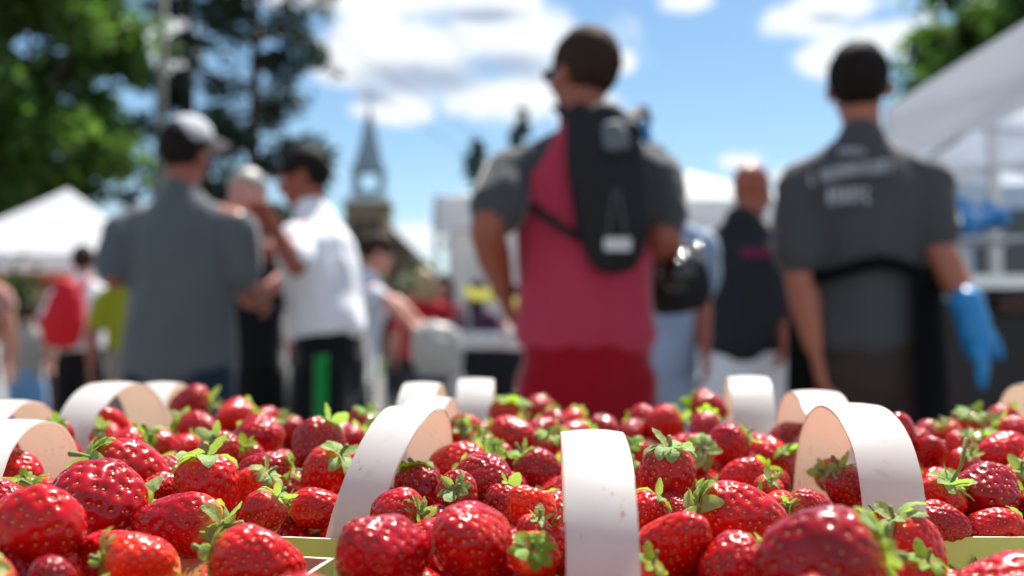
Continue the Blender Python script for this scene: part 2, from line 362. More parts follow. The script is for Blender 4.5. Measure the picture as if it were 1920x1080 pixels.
# van parked behind the right tent
P = at(1960, 640, 9); t = empty('parked_van', (P.x, 9, 0), R(4), label='pale blue white van parked behind the tent at the right edge', cat='van')
prof = [(-1.9, .35), (1.9, .35), (1.95, 1.0), (1.85, 2.15), (1.7, 2.3), (-1.3, 2.3), (-1.75, 1.45), (-2.3, 1.2), (-2.35, .45)]
bm = bmesh.new(); fr = [bm.verts.new((x, -.9, z)) for x, z in prof]; bk = [bm.verts.new((x, .9, z)) for x, z in prof]
bm.faces.new(fr); bm.faces.new(bk[::-1])
for i in range(len(prof)): j = (i + 1) % len(prof); bm.faces.new((fr[i], bk[i], bk[j], fr[j]))
bmesh.ops.bevel(bm, geom=bm.edges[:], offset=.05, segments=3); bmobj('body', bm, mat('pale_van_paint', (.42, .52, .64, 1), .3, .04, spec=.5), t)
for x0, x1 in ((-1.15, -.5),): 
    bm = bmesh.new(); box(bm, ((x0 + x1) / 2, -.905, 1.8), (x1 - x0, .02, .55)); bmobj('side_window', bm, m_glass, t)
for x in (-1.5, 1.35):
    for y in (-.85, .85):
        bm = bmesh.new(); bar(bm, (x, y - .1, .34), (x, y + .1, .34), .34, n=28); bmobj('wheel', bm, m_dark, t, True)
# ---- stalls, counters and clutter
m_black = mat('black_cloth', (.012, .012, .016, 1), .9, .2); m_steel = mat('steel', (.62, .64, .67, 1), .28, .05, metal=.9)
m_dkmetal = mat('dark_metal', (.02, .02, .022, 1), .5, .2); m_paper = mat('paper', (.6, .66, .74, 1), .7, .05)
def counter(px0, px1, Y, ztop, dep, label, name='market_counter', cloth=None):
    a, b = at(px0, 640, Y), at(px1, 640, Y); wd = b.x - a.x
    t = empty(name, ((a.x + b.x) / 2, Y + dep / 2, 0), label=label, cat='counter')
    bm = bmesh.new(); box(bm, (0, 0, ztop - .02), (wd, dep, .04)); bmesh.ops.bevel(bm, geom=bm.edges[:], offset=.006, segments=2); bmobj('top', bm, cloth or m_steel, t)
    for sx in (-1, 1):
        for sy in (-1, 1): bm = bmesh.new(); box(bm, (sx * (wd / 2 - .05), sy * (dep / 2 - .05), (ztop - .04) / 2), (.05, .05, ztop - .04)); bmobj('leg', bm, m_dkmetal, t)
    vv, ff, K = [], [], 60
    for i in range(K + 1):
        u = i / K; x = -wd / 2 + wd * u; y = -dep / 2 - .012 - .012 * math.sin(u * wd * 30)
        vv += [(x, y, .05), (x, y, ztop - .045)]
    for i in range(K): ff.append((2 * i, 2 * i + 2, 2 * i + 3, 2 * i + 1))
    mesh('table_skirt', vv, ff, m_black, t, True)
    return t
# dark food cart on the right with steel shelf
t = empty('food_cart', (2.62, 4.1, 0), label='dark food cart with a steel shelf at the right edge behind the gloved hand', cat='food cart')
bm = bmesh.new(); box(bm, (0, 0, .72), (1.7, .7, .9)); bmesh.ops.bevel(bm, geom=bm.edges[:], offset=.02, segments=2); bmobj('cabinet', bm, m_dkmetal, t)
bm = bmesh.new(); box(bm, (0, -.03, 1.22), (1.86, .84, .05)); bmesh.ops.bevel(bm, geom=bm.edges[:], offset=.008, segments=2); bmobj('shelf', bm, m_steel, t)
bm = bmesh.new(); box(bm, (.05, -.365, .93), (.34, .008, .3)); bmobj('notice', bm, m_paper, t)
bm = bmesh.new(); box(bm, (0, -.37, 1.14), (1.6, .03, .06)); bmobj('rail', bm, mat('red_brown_rail', (.08, .03, .025, 1), .5), t)
for sx in (-.7, .7):
    bm = bmesh.new(); bar(bm, (sx, -.3, .14), (sx, -.2, .14), .13, n=20); bmobj('wheel', bm, m_dkmetal, t, True)
    bm = bmesh.new(); bar(bm, (sx, .3, .14), (sx, .2, .14), .13, n=20); bmobj('wheel', bm, m_dkmetal, t, True)
# blue plastic bundle
bm = bmesh.new()
rb = random.Random(4)
Pb = at(1828, 408, 4.2)
for k in range(9): ell(bm, (rb.uniform(-.1, .1), rb.uniform(-.06, .06), rb.uniform(.0, .13)), (.06, .06, .045), Quaternion((0, 0, 1), rb.uniform(0, 3)).to_matrix())
m_blue = mat('blue_plastic', s('1377b8'), .25, .15, 10, spec=.6)
o = fuse('glove_bundle', bm, .012, m_blue, None, .03, 1, 14); o.location = (Pb.x, 4.2, Pb.z - .08)
tag(o, 'crumpled bright blue plastic bundle above the steel shelf', 'plastic bag')
bm = bmesh.new(); box(bm, (0, 0, 0), (.34, .3, .012)); 
tt = empty('display_rack', (Pb.x, 4.2, 1.248), label='thin steel rack carrying the blue plastic bundle on the food cart', cat='rack')
bmr = bmesh.new(); bar(bmr, (0, .1, 0), (0, .1, Pb.z - 1.248 - .1), .01, n=8)
bmobj('support', bmr, m_alu, tt); bm2 = bmesh.new(); box(bm2, (0, 0, Pb.z - 1.248 - .1), (.34, .3, .012)); bmobj('tray', bm2, m_alu, tt); bm.free()

counter(862, 1010, 5.6, 1.0, .7, 'black skirted market table left of the man in red shorts')
m_tray = mat('white_trays', (.6, .66, .66, 1), .5, .15, 20)
for k, (px, Y) in enumerate([(885, 5.75), (925, 5.8), (968, 5.75)]):
    P = at(px, 640, Y); bm = bmesh.new(); box(bm, (0, 0, .03), (.11, .2, .05)); bmesh.ops.bevel(bm, geom=bm.edges[:], offset=.01, segments=2)
    o = bmobj('food_tray', bm, m_tray); o.location = (P.x, Y, 1.0)
    tag(o, ['pale food tray at the left end of the black skirted table', 'pale food tray in the middle of the black skirted table', 'pale food tray nearest the man in red on the black table'][k], 'tray', 'trays on the black table')
# yellow awning cloth
m_yel = mat('yellow_cloth', s('8f8c14'), .8, .1, trans=(.7, .65, .03, .3))
vv, ff = [], []; P = at(925, 566, 8.0)
for i in range(13):
    for j in range(7):
        u, v = i / 12, j / 6; vv.append((P.x - .24 + .5 * u, 8.0 + .4 * v, P.z + .06 - .14 * u * (1 - .3 * v) + .1 * v - .02 * math.sin(u * 9)))
for i in range(12):
    for j in range(6): ff.append((i * 7 + j, (i + 1) * 7 + j, (i + 1) * 7 + j + 1, i * 7 + j + 1))
t = empty('awning', (0, 0, 0), label='small yellow cloth awning behind the left forearm of the man in red', cat='awning')
t.location = (P.x, 8.0, 0); o = mesh('cloth', [(x - P.x, y - 8.0, z) for x, y, z in vv], ff, m_yel, t, True); md = o.modifiers.new('s', 'SOLIDIFY'); md.thickness = .004
bm = bmesh.new()
bm.free()
for sx in (-.22, .24): bm = bmesh.new(); bar(bm, (sx, .38, 0), (sx, .38, P.z + .06), .012, n=8); bmobj('post', bm, m_alu, t)
# bin with pale liner bag
P = at(820, 640, 4.6); t = empty('waste_bin', (P.x, 4.6, 0), label='grey waste bin with a bulging pale plastic liner left of the man in red', cat='bin')
bm = bmesh.new(); bmesh.ops.create_cone(bm, cap_ends=True, segments=28, radius1=.12, radius2=.14, depth=.84, matrix=Matrix.Translation((0, 0, .42))); bmobj('body', bm, mat('grey_plastic', (.035, .045, .06, 1), .5, .1), t, True)
bm = bmesh.new(); tube(bm, [(.0, 0, .66), (.02, 0, .80), (.0, 0, .93), (-.01, 0, .99)], [.07, .10, .12, .125], n=26)
o = fuse('liner', bm, .02, mat('pale_liner', (.42, .42, .41, 1), .35, .15, 8, trans=(.7, .7, .66, .3)), t, .02, 1, 16)
# left stall: orange crates and counter
counter(28, 230, 11.5, .98, .7, 'pale skirted counter under the tent at far left', cloth=m_tray)
P = at(72, 520, 11.8)
t = empty('orange_crate', (P.x, 11.8, .98), label='orange produce crate standing on the counter under the far left tent', cat='crate')
m_or = mat('orange_plastic', s('c9603a'), .6, .1)
bm = bmesh.new()
for (c_, d_) in (((0, 0, .02), (.86, .4, .04)), ((0, -.19, .42), (.86, .02, .8)), ((0, .19, .42), (.86, .02, .8)), ((-.42, 0, .42), (.02, .36, .8)), ((.42, 0, .42), (.02, .36, .8))): box(bm, c_, d_)
bmobj('crate_body', bm, m_or, t)
bm = bmesh.new(); box(bm, (0, -.21, .7), (.3, .02, .08)); bmobj('handle_slot', bm, m_dark, t)
P = at(28, 545, 10.5); rg0 = np.random.default_rng(8)
t = empty('potted_plant', (P.x, 10.6, 0), label='leafy green plant beside the counter at the far left', cat='plant')
bm = bmesh.new(); bmesh.ops.create_cone(bm, cap_ends=True, segments=20, radius1=.13, radius2=.18, depth=.35, matrix=Matrix.Translation((0, 0, .175))); bmobj('pot', bm, mat('terracotta', s('9a5a3c'), .8), t, True)
bm = bmesh.new(); tube(bm, [(0, 0, .3), (.02, 0, .9), (0, 0, 1.4)], [.02, .015, .006], n=6); bmobj('stem', bm, m_bark, t, True)
leaf_mesh('foliage', rg0.normal(size=(500, 3)) * np.array([.12, .12, .2]) + np.array([0, 0, 1.35]), rg0.uniform(.04, .09, 500), m_leafB, t, rg0)
# ---------------------------------------------------------------- people
def cloth(name, hexc, r=.85, na=.1): return mat(name, s(hexc), r, na, 5, .35, spec=.2, bscale=300, sheen=.6)
m_skin = mat('skin', s('a8654f'), .42, .06, 20, .1, spec=.4); m_skin2 = mat('tanned_skin', s('96523d'), .42, .06, 20, .1, spec=.4); m_skin3 = mat('pale_skin', s('c78a78'), .5, .06, 20, .1, spec=.4)
m_hair = mat('dark_hair', (.012, .008, .007, 1), .75, .3, 60, .3, spec=.15); m_hairb = mat('brown_hair', (.035, .018, .011, 1), .75, .3, 60, .3, spec=.15)
m_blond = mat('blond_hair', (.38, .27, .14, 1), .5, .2, 60, .5, spec=.5); m_grey = mat('grey_hair', (.3, .28, .26, 1), .5, .2, 60, .5, spec=.5)
m_eye = mat('eye_white', (.6, .6, .6, 1), .2, 0); m_shoe = mat('shoe_leather', (.05, .05, .055, 1), .6, .2)
m_lens = mat('dark_lens', (.006, .006, .008, 1), .12, 0, spec=.7)

def person(px, Y, rz, label, group=None, h=1.8, fat=1.0, shirt=None, pants=None, skin=m_skin, hair=m_hair, hair_len='short', headyaw=0, headpitch=0,
           lean=0, arms=None, hs=1.0, rhand=1.0, shw=1.0, headdx=0, sleeve=.62, sleeve_mat=None, hem=.93, vox=.011, shorts=False, seed=1, loose=1.0, neck=0, root=None, bodyx=0):
    g = at(px, 640, Y); root_loc = Vector((g.x, Y, 0)); k = h / 1.8
    t = empty('person', root_loc, rz, label=label, cat='person', group=group)
    Minv = (Matrix.Translation(root_loc) @ Matrix.Rotation(rz, 4, 'Z')).inverted()
    def J(p):
        if p[0] == 'p': return Minv @ at(p[1], p[2], p[3])
        return Vector(p) * k
    ln = Matrix.Rotation(lean, 4, 'X')          # lean about the hips
    hip = Vector((0, 0, .95 * k))
    def T(x, y, z): return hip + (ln @ (Vector((x, y, z)) * k - hip)) if z > .95 else Vector((x, y, z)) * k
    def a2(a, b): return (a * k * fat, b * k * fat)
    sh = .188 * (.5 + .5 * fat) * shw
    if arms is None: arms = {}
    AR = {'R': arms.get('R', [(sh + .07, -.01, 1.16), (sh + .075, .07, .92)]), 'L': arms.get('L', [(-sh - .07, -.01, 1.16), (-sh - .075, .07, .92)])}
    # ---- body: one continuous surface
    bm = bmesh.new()
    tube(bm, [T(0, 0, .86), T(0, .0, .98), T(0, 0, 1.1), T(0, 0, 1.3), T(0, -.005, 1.42), T(0, -.005, 1.5)], [a2(.15, .11), a2(.165, .118), a2(.14, .1), a2(.165, .118), a2(.16, .09), a2(.07, .06)], n=18)
    tube(bm, [T(0, -.01, 1.46), T(headdx * .5, -.005, 1.55), T(headdx, .005, 1.62)], [a2(.062, .062), a2(.055, .058), a2(.054, .058)], n=14)
    for sgn, key in ((1, 'R'), (-1, 'L')):
        S = T(sgn * sh, -.005, 1.405); E, Hd = J(AR[key][0]), J(AR[key][1])
        tube(bm, [T(sgn * .06, 0, 1.45), S], [.055 * k, .057 * k], side=(0, 1, 0), n=12)
        tube(bm, [S, S.lerp(E, .5), E], [.056 * k * (.6 + .4 * fat), .05 * k * (.6 + .4 * fat), .042 * k], side=(0, 1, 0), n=12)
        tube(bm, [E, E.lerp(Hd, .35), E.lerp(Hd, .97)], [.042 * k, .043 * k, (.03 * k, .024 * k)], side=(0, 1, 0), n=12)
        # hand: palm, four bent fingers and a thumb from the side of the palm
        hk = k; k = k * (rhand if key == 'R' else 1); f = (Hd - E).normalized(); sd_ = Vector((0, 1, 0)) - f * f.y
        if sd_.length < .2: sd_ = Vector((1, 0, 0)) - f * f.x
        sd_.normalize(); nn = f.cross(sd_) * sgn
        tube(bm, [Hd - f * .01, Hd + f * .045 * k, Hd + f * .085 * k], [(.03 * k, .017 * k), (.04 * k, .018 * k), (.038 * k, .014 * k)], side=sd_, n=12)
        for q, (o_, l_) in enumerate(((.03, .066), (.01, .077), (-.01, .072), (-.03, .056))):
            b = Hd + f * .08 * k + sd_ * o_ * k; c1 = b + (f * .9 + sd_ * o_ * 3 - nn * .25).normalized() * l_ * .5 * k; c2 = c1 + (f * .75 - nn * (.6 + .1 * q)).normalized() * l_ * .5 * k
            tube(bm, [b, c1, c2], [.0105 * k, .0098 * k, .008 * k], side=sd_, n=8)
        b = Hd + f * .02 * k + sd_ * .03 * k; c1 = b + (sd_ * .8 + f * .6).normalized() * .04 * k; c2 = c1 + (f * .95 - nn * .2).normalized() * .032 * k
        tube(bm, [b, c1, c2], [.014 * k, .012 * k, .009 * k], side=nn, n=8)
        k = hk; hx = sgn * .09 * fat
        tube(bm, [T(hx, 0, .9), T(hx * 1.1, .015, .5), T(hx * 1.15, -.01, .3), T(hx * 1.2, -.02, .08)], [a2(.085, .09), (.057 * k, .06 * k), (.052 * k, .055 * k), (.036 * k, .04 * k)], n=12)
        tube(bm, [T(hx * 1.2, -.05, .05), T(hx * 1.25, .14, .035)], [(.04 * k, .04 * k), (.045 * k, .025 * k)], side=(1, 0, 0), n=12)
    # head
    Hc = T(headdx, .015, 1.672 - .1 * (1 - hs)); HR = (ln.to_3x3() @ Matrix.Rotation(headyaw, 3, 'Z') @ Matrix.Rotation(headpitch, 3, 'X'))
    def hp(x, y, z): return Hc + HR @ (Vector((x, y, z)) * k * hs)
    e_ = lambda c, r: ell(bm, hp(*c), tuple(q * k * hs for q in r), HR)
    e_((0, -.008, .022), (.076, .097, .094)); e_((0, .022, -.05), (.058, .07, .068)); e_((0, .062, -.088), (.032, .03, .024))
    tube(bm, [hp(0, .086, .018), hp(0, .108, -.022), hp(0, .098, -.034)], [.011 * k, .016 * k, .012 * k], side=HR @ Vector((1, 0, 0)), n=8)
    e_((0, .086, -.058), (.024, .012, .006)); e_((0, .087, -.07), (.021, .012, .006)); e_((0, .088, .03), (.05, .012, .008))
    for sgn in (-1, 1): e_((sgn * .079, -.008, -.012), (.011, .021, .032)); e_((sgn * .045, .055, -.028), (.022, .03, .022))
    body = fuse('body', bm, vox * .82, skin, t, 0, 2)
    for sgn in (-1, 1):
        be = bmesh.new(); ell(be, hp(sgn * .031, .084, .008), (.012 * k,) * 3, None, 12, 8); bmobj('eye', be, m_eye, t, True)
        be = bmesh.new(); ell(be, hp(sgn * .031, .0935, .008), (.0055 * k, .0045 * k, .0055 * k), HR, 10, 6); bmobj('iris', be, m_hair, t, True)
    # ---- hair
    if hair:
        bm = bmesh.new()
        vs = ell(bm, (0, 0, 0), (1, 1, 1), None, 28, 20)
        for v in vs:
            x, y, z = v.co
            p = Vector((x * .086, y * .106 - .014, z * .104 + .026))
            lim = .045 - max(0, -p.y - .0) * 1.35 + max(0, p.y) * .35
            if hair_len == 'bald': lim += .05
            if p.z < lim - .055: p = Vector((p.x * .8, (p.y + .014) * .8 - .014, p.z * .8))
            p += Vector((x, y, z)) * .004 * noise.noise(Vector((x, y, z)) * 4 + Vector((seed, 0, 0)))
            v.co = hp(*p)
        if hair_len == 'long':
            for sx in (-.05, 0, .05): tube(bm, [hp(sx, -.05, .05), hp(sx * 1.3, -.085, -.06), hp(sx * 1.2, -.08, -.2)], [.045 * k, .045 * k, .025 * k], n=10)
            for sx in (-.072, .072): tube(bm, [hp(sx * .8, 0, .08), hp(sx, -.01, 0), hp(sx * 1.05, -.02, -.14)], [.025 * k, .028 * k, .016 * k], n=8)
            fuse('hair', bm, .009, hair, t, .006, 1, 30)
        elif hair_len == 'tail':
            tube(bm, [hp(0, -.1, .05), hp(0, -.15, 0), hp(0, -.13, -.12)], [.02 * k, .028 * k, .012 * k], n=8); fuse('hair', bm, .009, hair, t, .004, 1, 30)
        else: bmobj('hair', bm, hair, t, True)
    # ---- shirt
    lo = loose; bm = bmesh.new(); z0 = hem
    tube(bm, [T(0, 0, z0), T(0, 0, max(z0 + .05, 1.03)), T(0, 0, 1.15), T(0, .0, 1.3), T(0, -.005, 1.4), T(0, -.008, 1.46), T(0, -.012, 1.5), T(0, -.01, 1.525)],
         [a2(.178 * lo, .138 * lo), a2(.172 * lo, .135 * lo), a2(.168 * lo, .13 * lo), a2(.183, .137), a2(.192, .118), a2(.15, .09), a2(.095, .075), a2(.07, .068)], n=24)
    bs = bm
    for sgn, key in ((1, 'R'), (-1, 'L')):
        S = T(sgn * sh, -.005, 1.398); E = J(AR[key][0]); Hd = J(AR[key][1])
        if sleeve_mat: bs = bmesh.new()
        ff = .6 + .4 * fat
        tube(bs, [T(sgn * .06, -.01, 1.468), T(sgn * .12, -.008, 1.432), S + Vector((0, 0, .0))], [(.05 * k, .05 * k), (.062 * k, .054 * k), (.07 * k, .064 * k)], side=(0, 1, 0), n=16)
        if sleeve > 1: tube(bs, [S, E, E.lerp(Hd, .92)], [.074 * k * ff, .062 * k, .045 * k], side=(0, 1, 0), n=16)
        else: tube(bs, [S, S.lerp(E, .35), S.lerp(E, sleeve), S.lerp(E, sleeve + .08)], [.075 * k * ff, .074 * k * ff, .072 * k * ff, .07 * k * ff], side=(0, 1, 0), n=16)
        if sleeve_mat: fuse('sleeve', bs, vox, sleeve_mat, t, .007, 1, 12, seed + sgn)
    fuse('shirt', bm, vox, shirt, t, .016, 2, 7, seed)
    # ---- trousers or shorts
    bm = bmesh.new()
    tube(bm, [T(0, 0, .84), T(0, 0, .92), T(0, 0, 1.02), T(0, 0, 1.07)], [a2(.165, .125), a2(.17, .132), a2(.166, .13), a2(.16, .122)], n=20)
    zf = .46 if shorts else .07
    for sgn in (-1, 1):
        hx = sgn * .092 * fat
        wl = .105 if shorts else .075
        tube(bm, [T(hx, 0, .9), T(hx * 1.08, .005, .68), T(hx * 1.15, .01, (.9 + zf) / 2 * .9), T(hx * 1.2, -.01, zf)], [a2(.095, .112), a2(.1, .11), a2((wl + .1) / 2, wl + .01), a2(wl, wl)], n=16)
    fuse('shorts' if shorts else 'trousers', bm, vox, pants, t, .008, 2, 8, seed + 3)
    for sgn in (-1, 1):
        hx = sgn * .11 * fat; bm = bmesh.new()
        tube(bm, [T(hx, -.07, .05), T(hx, .02, .05), T(hx * 1.05, .18, .035)], [(.045 * k, .05 * k), (.05 * k, .05 * k), (.045 * k, .03 * k)], side=(1, 0, 0), n=14); bmobj('shoe', bm, m_shoe, t, True)
    return t, T, hp, HR, k

# man in red, the largest figure
c_red = mat('red_jersey', s('b0334c'), .8, .1, 4, .35, spec=.2, bscale=300, sheen=.5); c_dg = cloth('charcoal_sleeve', '44474a'); c_short = cloth('red_shorts', '8e0018')
t, T, hp, HR, k = person(1098, 2.5, R(6), 'tall man seen from behind in red jersey and red shorts with charcoal sleeves', h=1.82, fat=.97, shirt=c_red, pants=c_short, shorts=True,
    sleeve_mat=c_dg, skin=m_skin2, hair=m_hairb, headyaw=R(30), hs=.93, arms={'L': [('p', 912, 432, 2.36), ('p', 948, 560, 2.58)], 'R': [('p', 1243, 445, 2.45), ('p', 1252, 496, 2.74)]}, sleeve=.6, hem=1.0, vox=.0095, seed=2, loose=1.04)
bm = bmesh.new()
for sgn in (-1, 1):
    ell(bm, hp(sgn * .034, .1, .008), (.03, .008, .02), HR); bar(bm, hp(sgn * .06, .09, .014), hp(sgn * .086, 0, .012), .004, n=6)
bar(bm, hp(-.012, .108, .012), hp(.012, .108, .012), .003, n=6)
bmobj('sunglasses', bm, m_lens, t, True)
ring = bmesh.new(); bmesh.ops.create_cone(ring, cap_ends=True, segments=16, radius1=.035, radius2=.035, depth=.028, matrix=Matrix.Translation(at(946, 545, 2.55)))
o = tag(bmobj('wristwatch', ring, m_lens, None, True), 'dark wristwatch on the left wrist of the man in red', 'watch'); o.parent = t; o.matrix_parent_inverse = (Matrix.Translation(t.location) @ Matrix.Rotation(t.rotation_euler.z, 4, 'Z')).inverted()
for kk in ('label', 'category'): del o[kk]
# backpack (a thing of its own, worn on his back)
m_nyl = mat('black_nylon', (.006, .0065, .009, 1), .7, .2, 30, .3, spec=.35); m_mesh = mat('grey_mesh', (.12, .14, .16, 1), .6, .3, 50); m_refl2 = mat('grey_cord', (.09, .09, .1, 1), .5, .1, 30); m_refl = mat('reflective_patch', (.6, .6, .6, 1), .4, .1, 30)
bpY = 2.5 - .16
P = at(1150, 345, bpY); bp = empty('backpack', (P.x, bpY, P.z), R(6), label='small black hydration backpack with pale reflective patch worn by the man in red', cat='backpack')
def bl(px, py, Y=bpY): q = at(px, py, Y) - P; return Matrix.Rotation(-R(6), 3, 'Z') @ q
bm = bmesh.new()
tube(bm, [bl(1112, 215), bl(1130, 260), bl(1143, 340), bl(1152, 420), bl(1152, 485)], [(.07, .03), (.092, .045), (.096, .055), (.092, .06), (.066, .045)], n=20)
tube(bm, [bl(1185, 240), bl(1190, 330), bl(1185, 400)], [(.022, .03), (.03, .04), (.03, .04)], n=12)
fuse('pack_body', bm, .009, m_nyl, bp, .006, 2, 14)
def strap(name, pts, wd, parent, m, nrm=Vector((0, -1, 0))):
    vv, ff = [], []
    for i, p in enumerate(pts):
        tt = (pts[min(i + 1, len(pts) - 1)] - pts[max(i - 1, 0)]).normalized(); sdv = tt.cross(nrm).normalized() * wd / 2
        vv += [p - sdv, p + sdv]
    for i in range(len(pts) - 1): ff.append((2 * i, 2 * i + 1, 2 * i + 3, 2 * i + 2))
    o = mesh(name, vv, ff, m, parent, True); md = o.modifiers.new('s', 'SOLIDIFY'); md.thickness = .006; md.offset = 0
    return o
strap('shoulder_strap', [bl(1128, 250, bpY), bl(1098, 222, 2.38), bl(1068, 205, 2.43), bl(1055, 203, 2.5), bl(1050, 220, 2.6)], .06, bp, m_nyl)
strap('shoulder_strap', [bl(1165, 250, bpY), bl(1185, 228, 2.36), bl(1205, 215, 2.43), bl(1212, 215, 2.5), bl(1215, 240, 2.6)], .05, bp, m_nyl)
strap('side_strap', [bl(1100, 450, bpY + .0), bl(1060, 432, 2.33), bl(1020, 405, 2.36), bl(993, 382, 2.42), bl(985, 372, 2.5)], .022, bp, m_nyl)
bm = bmesh.new(); box(bm, bl(1158, 458, bpY - .062), (.062, .006, .03)); bmesh.ops.bevel(bm, geom=bm.edges[:], offset=.003, segments=2); bmobj('reflective_patch', bm, m_refl, bp)
bm = bmesh.new(); tube(bm, [bl(1148, 235, bpY - .04), bl(1158, 275, bpY - .052)], [(.028, .012), (.035, .012)], n=12); bmobj('mesh_pocket', bm, m_mesh, bp, True)
bm = bmesh.new(); tube(bm, [bl(1140, 440, bpY - .06), bl(1152, 355, bpY - .058)], [.003, .003], n=6); tube(bm, [bl(1172, 440, bpY - .06), bl(1160, 355, bpY - .058)], [.003, .003], n=6); bmobj('bungee_cord', bm, m_refl2, bp, True)
bm = bmesh.new(); tube(bm, [bl(1204, 232, 2.36), bl(1214, 262, 2.37)], [.014, .012], n=10); bmobj('drinking_tube', bm, m_blue, bp, True)

# man with the light cap
c_slate = mat('slate_tshirt', s('545a5e'), .85, .08, 4, .35, spec=.2, bscale=300, sheen=.6); c_navy = cloth('navy_jeans', '1c2a3c')
t, T, hp, HR, k = person(338, 3.5, R(-4), 'stocky man from behind in slate grey shirt and light cap', h=1.8, fat=1.06, shw=1.05, hs=.95, shirt=c_slate, pants=c_navy, skin=m_skin2, headyaw=R(-12),
    arms={'L': [('p', 212, 520, 3.42), ('p', 262, 512, 3.8)], 'R': [('p', 456, 532, 3.5), ('p', 488, 562, 3.7)]}, sleeve=.78, hem=.9, vox=.012, seed=5, loose=1.05)
m_cap = mat('light_cap', s('b4b6ba'), .8, .08)
bm = bmesh.new(); vs = ell(bm, (0, 0, 0), (1, 1, 1), None, 24, 16)
for v in vs:
    x, y, z = v.co; v.co = hp(x * .084 + .012, y * .104 + .002, (max(z, -.1) * .084) + .066 + x * -.012 + y * .02)
tube(bm, [hp(.02, .09, .06), hp(.025, .15, .055), hp(.025, .18, .045)], [(.075, .012), (.07, .01), (.045, .008)], side=HR @ Vector((1, 0, 0)), n=14)
bmobj('cap', bm, m_cap, t, True)

# man in black facing the camera, between the two
c_blk = cloth('black_tshirt', '17191e'); c_blkp = cloth('black_trousers', '100f12')
person(462, 4.35, R(158), 'grey haired man in black shirt facing the camera beside the light cap man', h=1.76, fat=1.1, shirt=c_blk, pants=c_blkp, hair=m_grey, hair_len='bald', skin=m_skin3, headyaw=R(10), headpitch=R(-6),
    arms={'R': [('p', 425, 520, 4.2), ('p', 470, 560, 4.05)], 'L': [('p', 540, 520, 4.2), ('p', 500, 545, 4.05)]}, sleeve=.8, hem=.88, vox=.013, seed=8)

# man in white T-shirt, profile to the left
c_wht = mat('white_tshirt', (.80, .83, .87, 1), .85, .04, 4, .35, spec=.2, bscale=300); c_trk = cloth('black_track_pants', '0f1013'); m_green = cloth('green_stripe', '0a8a3c')
t, T, hp, HR, k = person(622, 3.9, R(76), 'dark haired man in white shirt raising a hand to his face', h=1.79, fat=1.08, shirt=c_wht, pants=c_trk, skin=m_skin2, headyaw=R(14), headpitch=R(-8), lean=R(-9),
    arms={'L': [('p', 556, 500, 3.62), ('p', 520, 440, 3.6)], 'R': [('p', 560, 500, 4.15), ('p', 492, 462, 3.98)]}, sleeve=.72, hem=1.04, vox=.012, seed=9, loose=1.0)
# green stripe down the outer leg (person's left leg, toward the camera)
vv, ff = [], []
for i in range(24):
    z = .95 - i * .037
    a = T(-.092 * 1.08, .0, z); 
    for q in (-1, 0, 1): vv.append((a.x - .118 - (.004 if q == 0 else 0) + (.0 if z > .6 else .008), a.y + q * .026 - .055, z))
for i in range(23):
    for q in (0, 1): ff.append((3 * i + q, 3 * i + q + 1, 3 * i + q + 4, 3 * i + q + 3))
o = mesh('stripe', vv, ff, m_green, t, True); md = o.modifiers.new('s', 'SOLIDIFY'); md.thickness = .004

# woman with white top reaching to the right
c_nav2 = cloth('dark_blue_jeans', '202c3a'); c_w2 = cloth('pale_top', 'cfd6e2')
person(664, 5.5, R(-68), 'dark haired woman in pale top reaching right toward the grey bin', h=1.62, fat=.95, shirt=c_w2, pants=c_nav2, hair=m_hairb, hair_len='tail', skin=m_skin3, lean=R(-10), headpitch=R(-15),
    arms={'R': [('p', 722, 560, 5.35), ('p', 768, 608, 5.3)], 'L': [('p', 742, 566, 5.6), ('p', 785, 604, 5.55)]}, sleeve=.5, vox=.015, seed=12)
# distant shoppers
c_r2 = cloth('red_top', 'b01022'); c_r3 = cloth('rose_top', 'b3404a'); c_dk = cloth('dark_trousers', '1a1a20'); c_pur = cloth('purple_top', '4a3050')
person(795, 9.0, R(20), 'blond shopper in a red top far away beneath the church roof', 'distant shoppers', h=1.66, shirt=c_r2, pants=c_dk, hair=m_blond, hair_len='long', skin=m_skin3, vox=.02, seed=14)
person(832, 9.6, R(170), 'brown haired shopper in a rose top facing the camera far away', 'distant shoppers', h=1.64, shirt=c_r3, pants=c_dk, hair=m_hairb, hair_len='long', skin=m_skin3, vox=.02, seed=15)
person(895, 8.8, R(-30), 'shopper in a purple top behind the black skirted table', 'distant shoppers', h=1.55, shirt=c_pur, pants=c_dk, hair=m_hair, hair_len='long', skin=m_skin, vox=.02, seed=16)
person(870, 12.5, R(190), 'small distant shopper in dark clothes beneath the middle tent', 'distant shoppers', h=1.7, shirt=c_dk, pants=c_dk, hair=m_hairb, skin=m_skin3, vox=.022, seed=17)
for px_, Y_, rz_, c__, hh_, lb_ in ((770, 10.6, 150, 'b3202a', 1.62, 'distant shopper in red left of the blond one'), (852, 10.9, -40, 'c04a3a', 1.6, 'distant shopper in an orange red top right of the rose one'), (812, 13, 0, 'a8b0bc', 1.7, 'distant shopper in a pale blue top beneath the church eave'), (560, 11, 160, '9a2230', 1.66, 'distant shopper in dark red behind the black trousers'), (930, 12.6, 20, 'b82a30', 1.6, 'distant shopper in red behind the yellow awning')):
    person(px_, Y_, R(rz_), lb_, 'distant shoppers', h=hh_, shirt=cloth('bright_top', c__), pants=c_dk, hair=m_hairb, skin=m_skin3, vox=.024, seed=int(px_))
person(640, 12, R(0), 'distant shopper in slate top behind the man in white', 'distant shoppers', h=1.7, shirt=c_slate, pants=c_navy, hair=m_hairb, skin=m_skin3, vox=.022, seed=18)
person(745, 14, R(0), 'distant shopper in dark clothes below the church tower', 'distant shoppers', h=1.72, shirt=c_dk, pants=c_navy, hair=m_hair, skin=m_skin, vox=.022, seed=19)

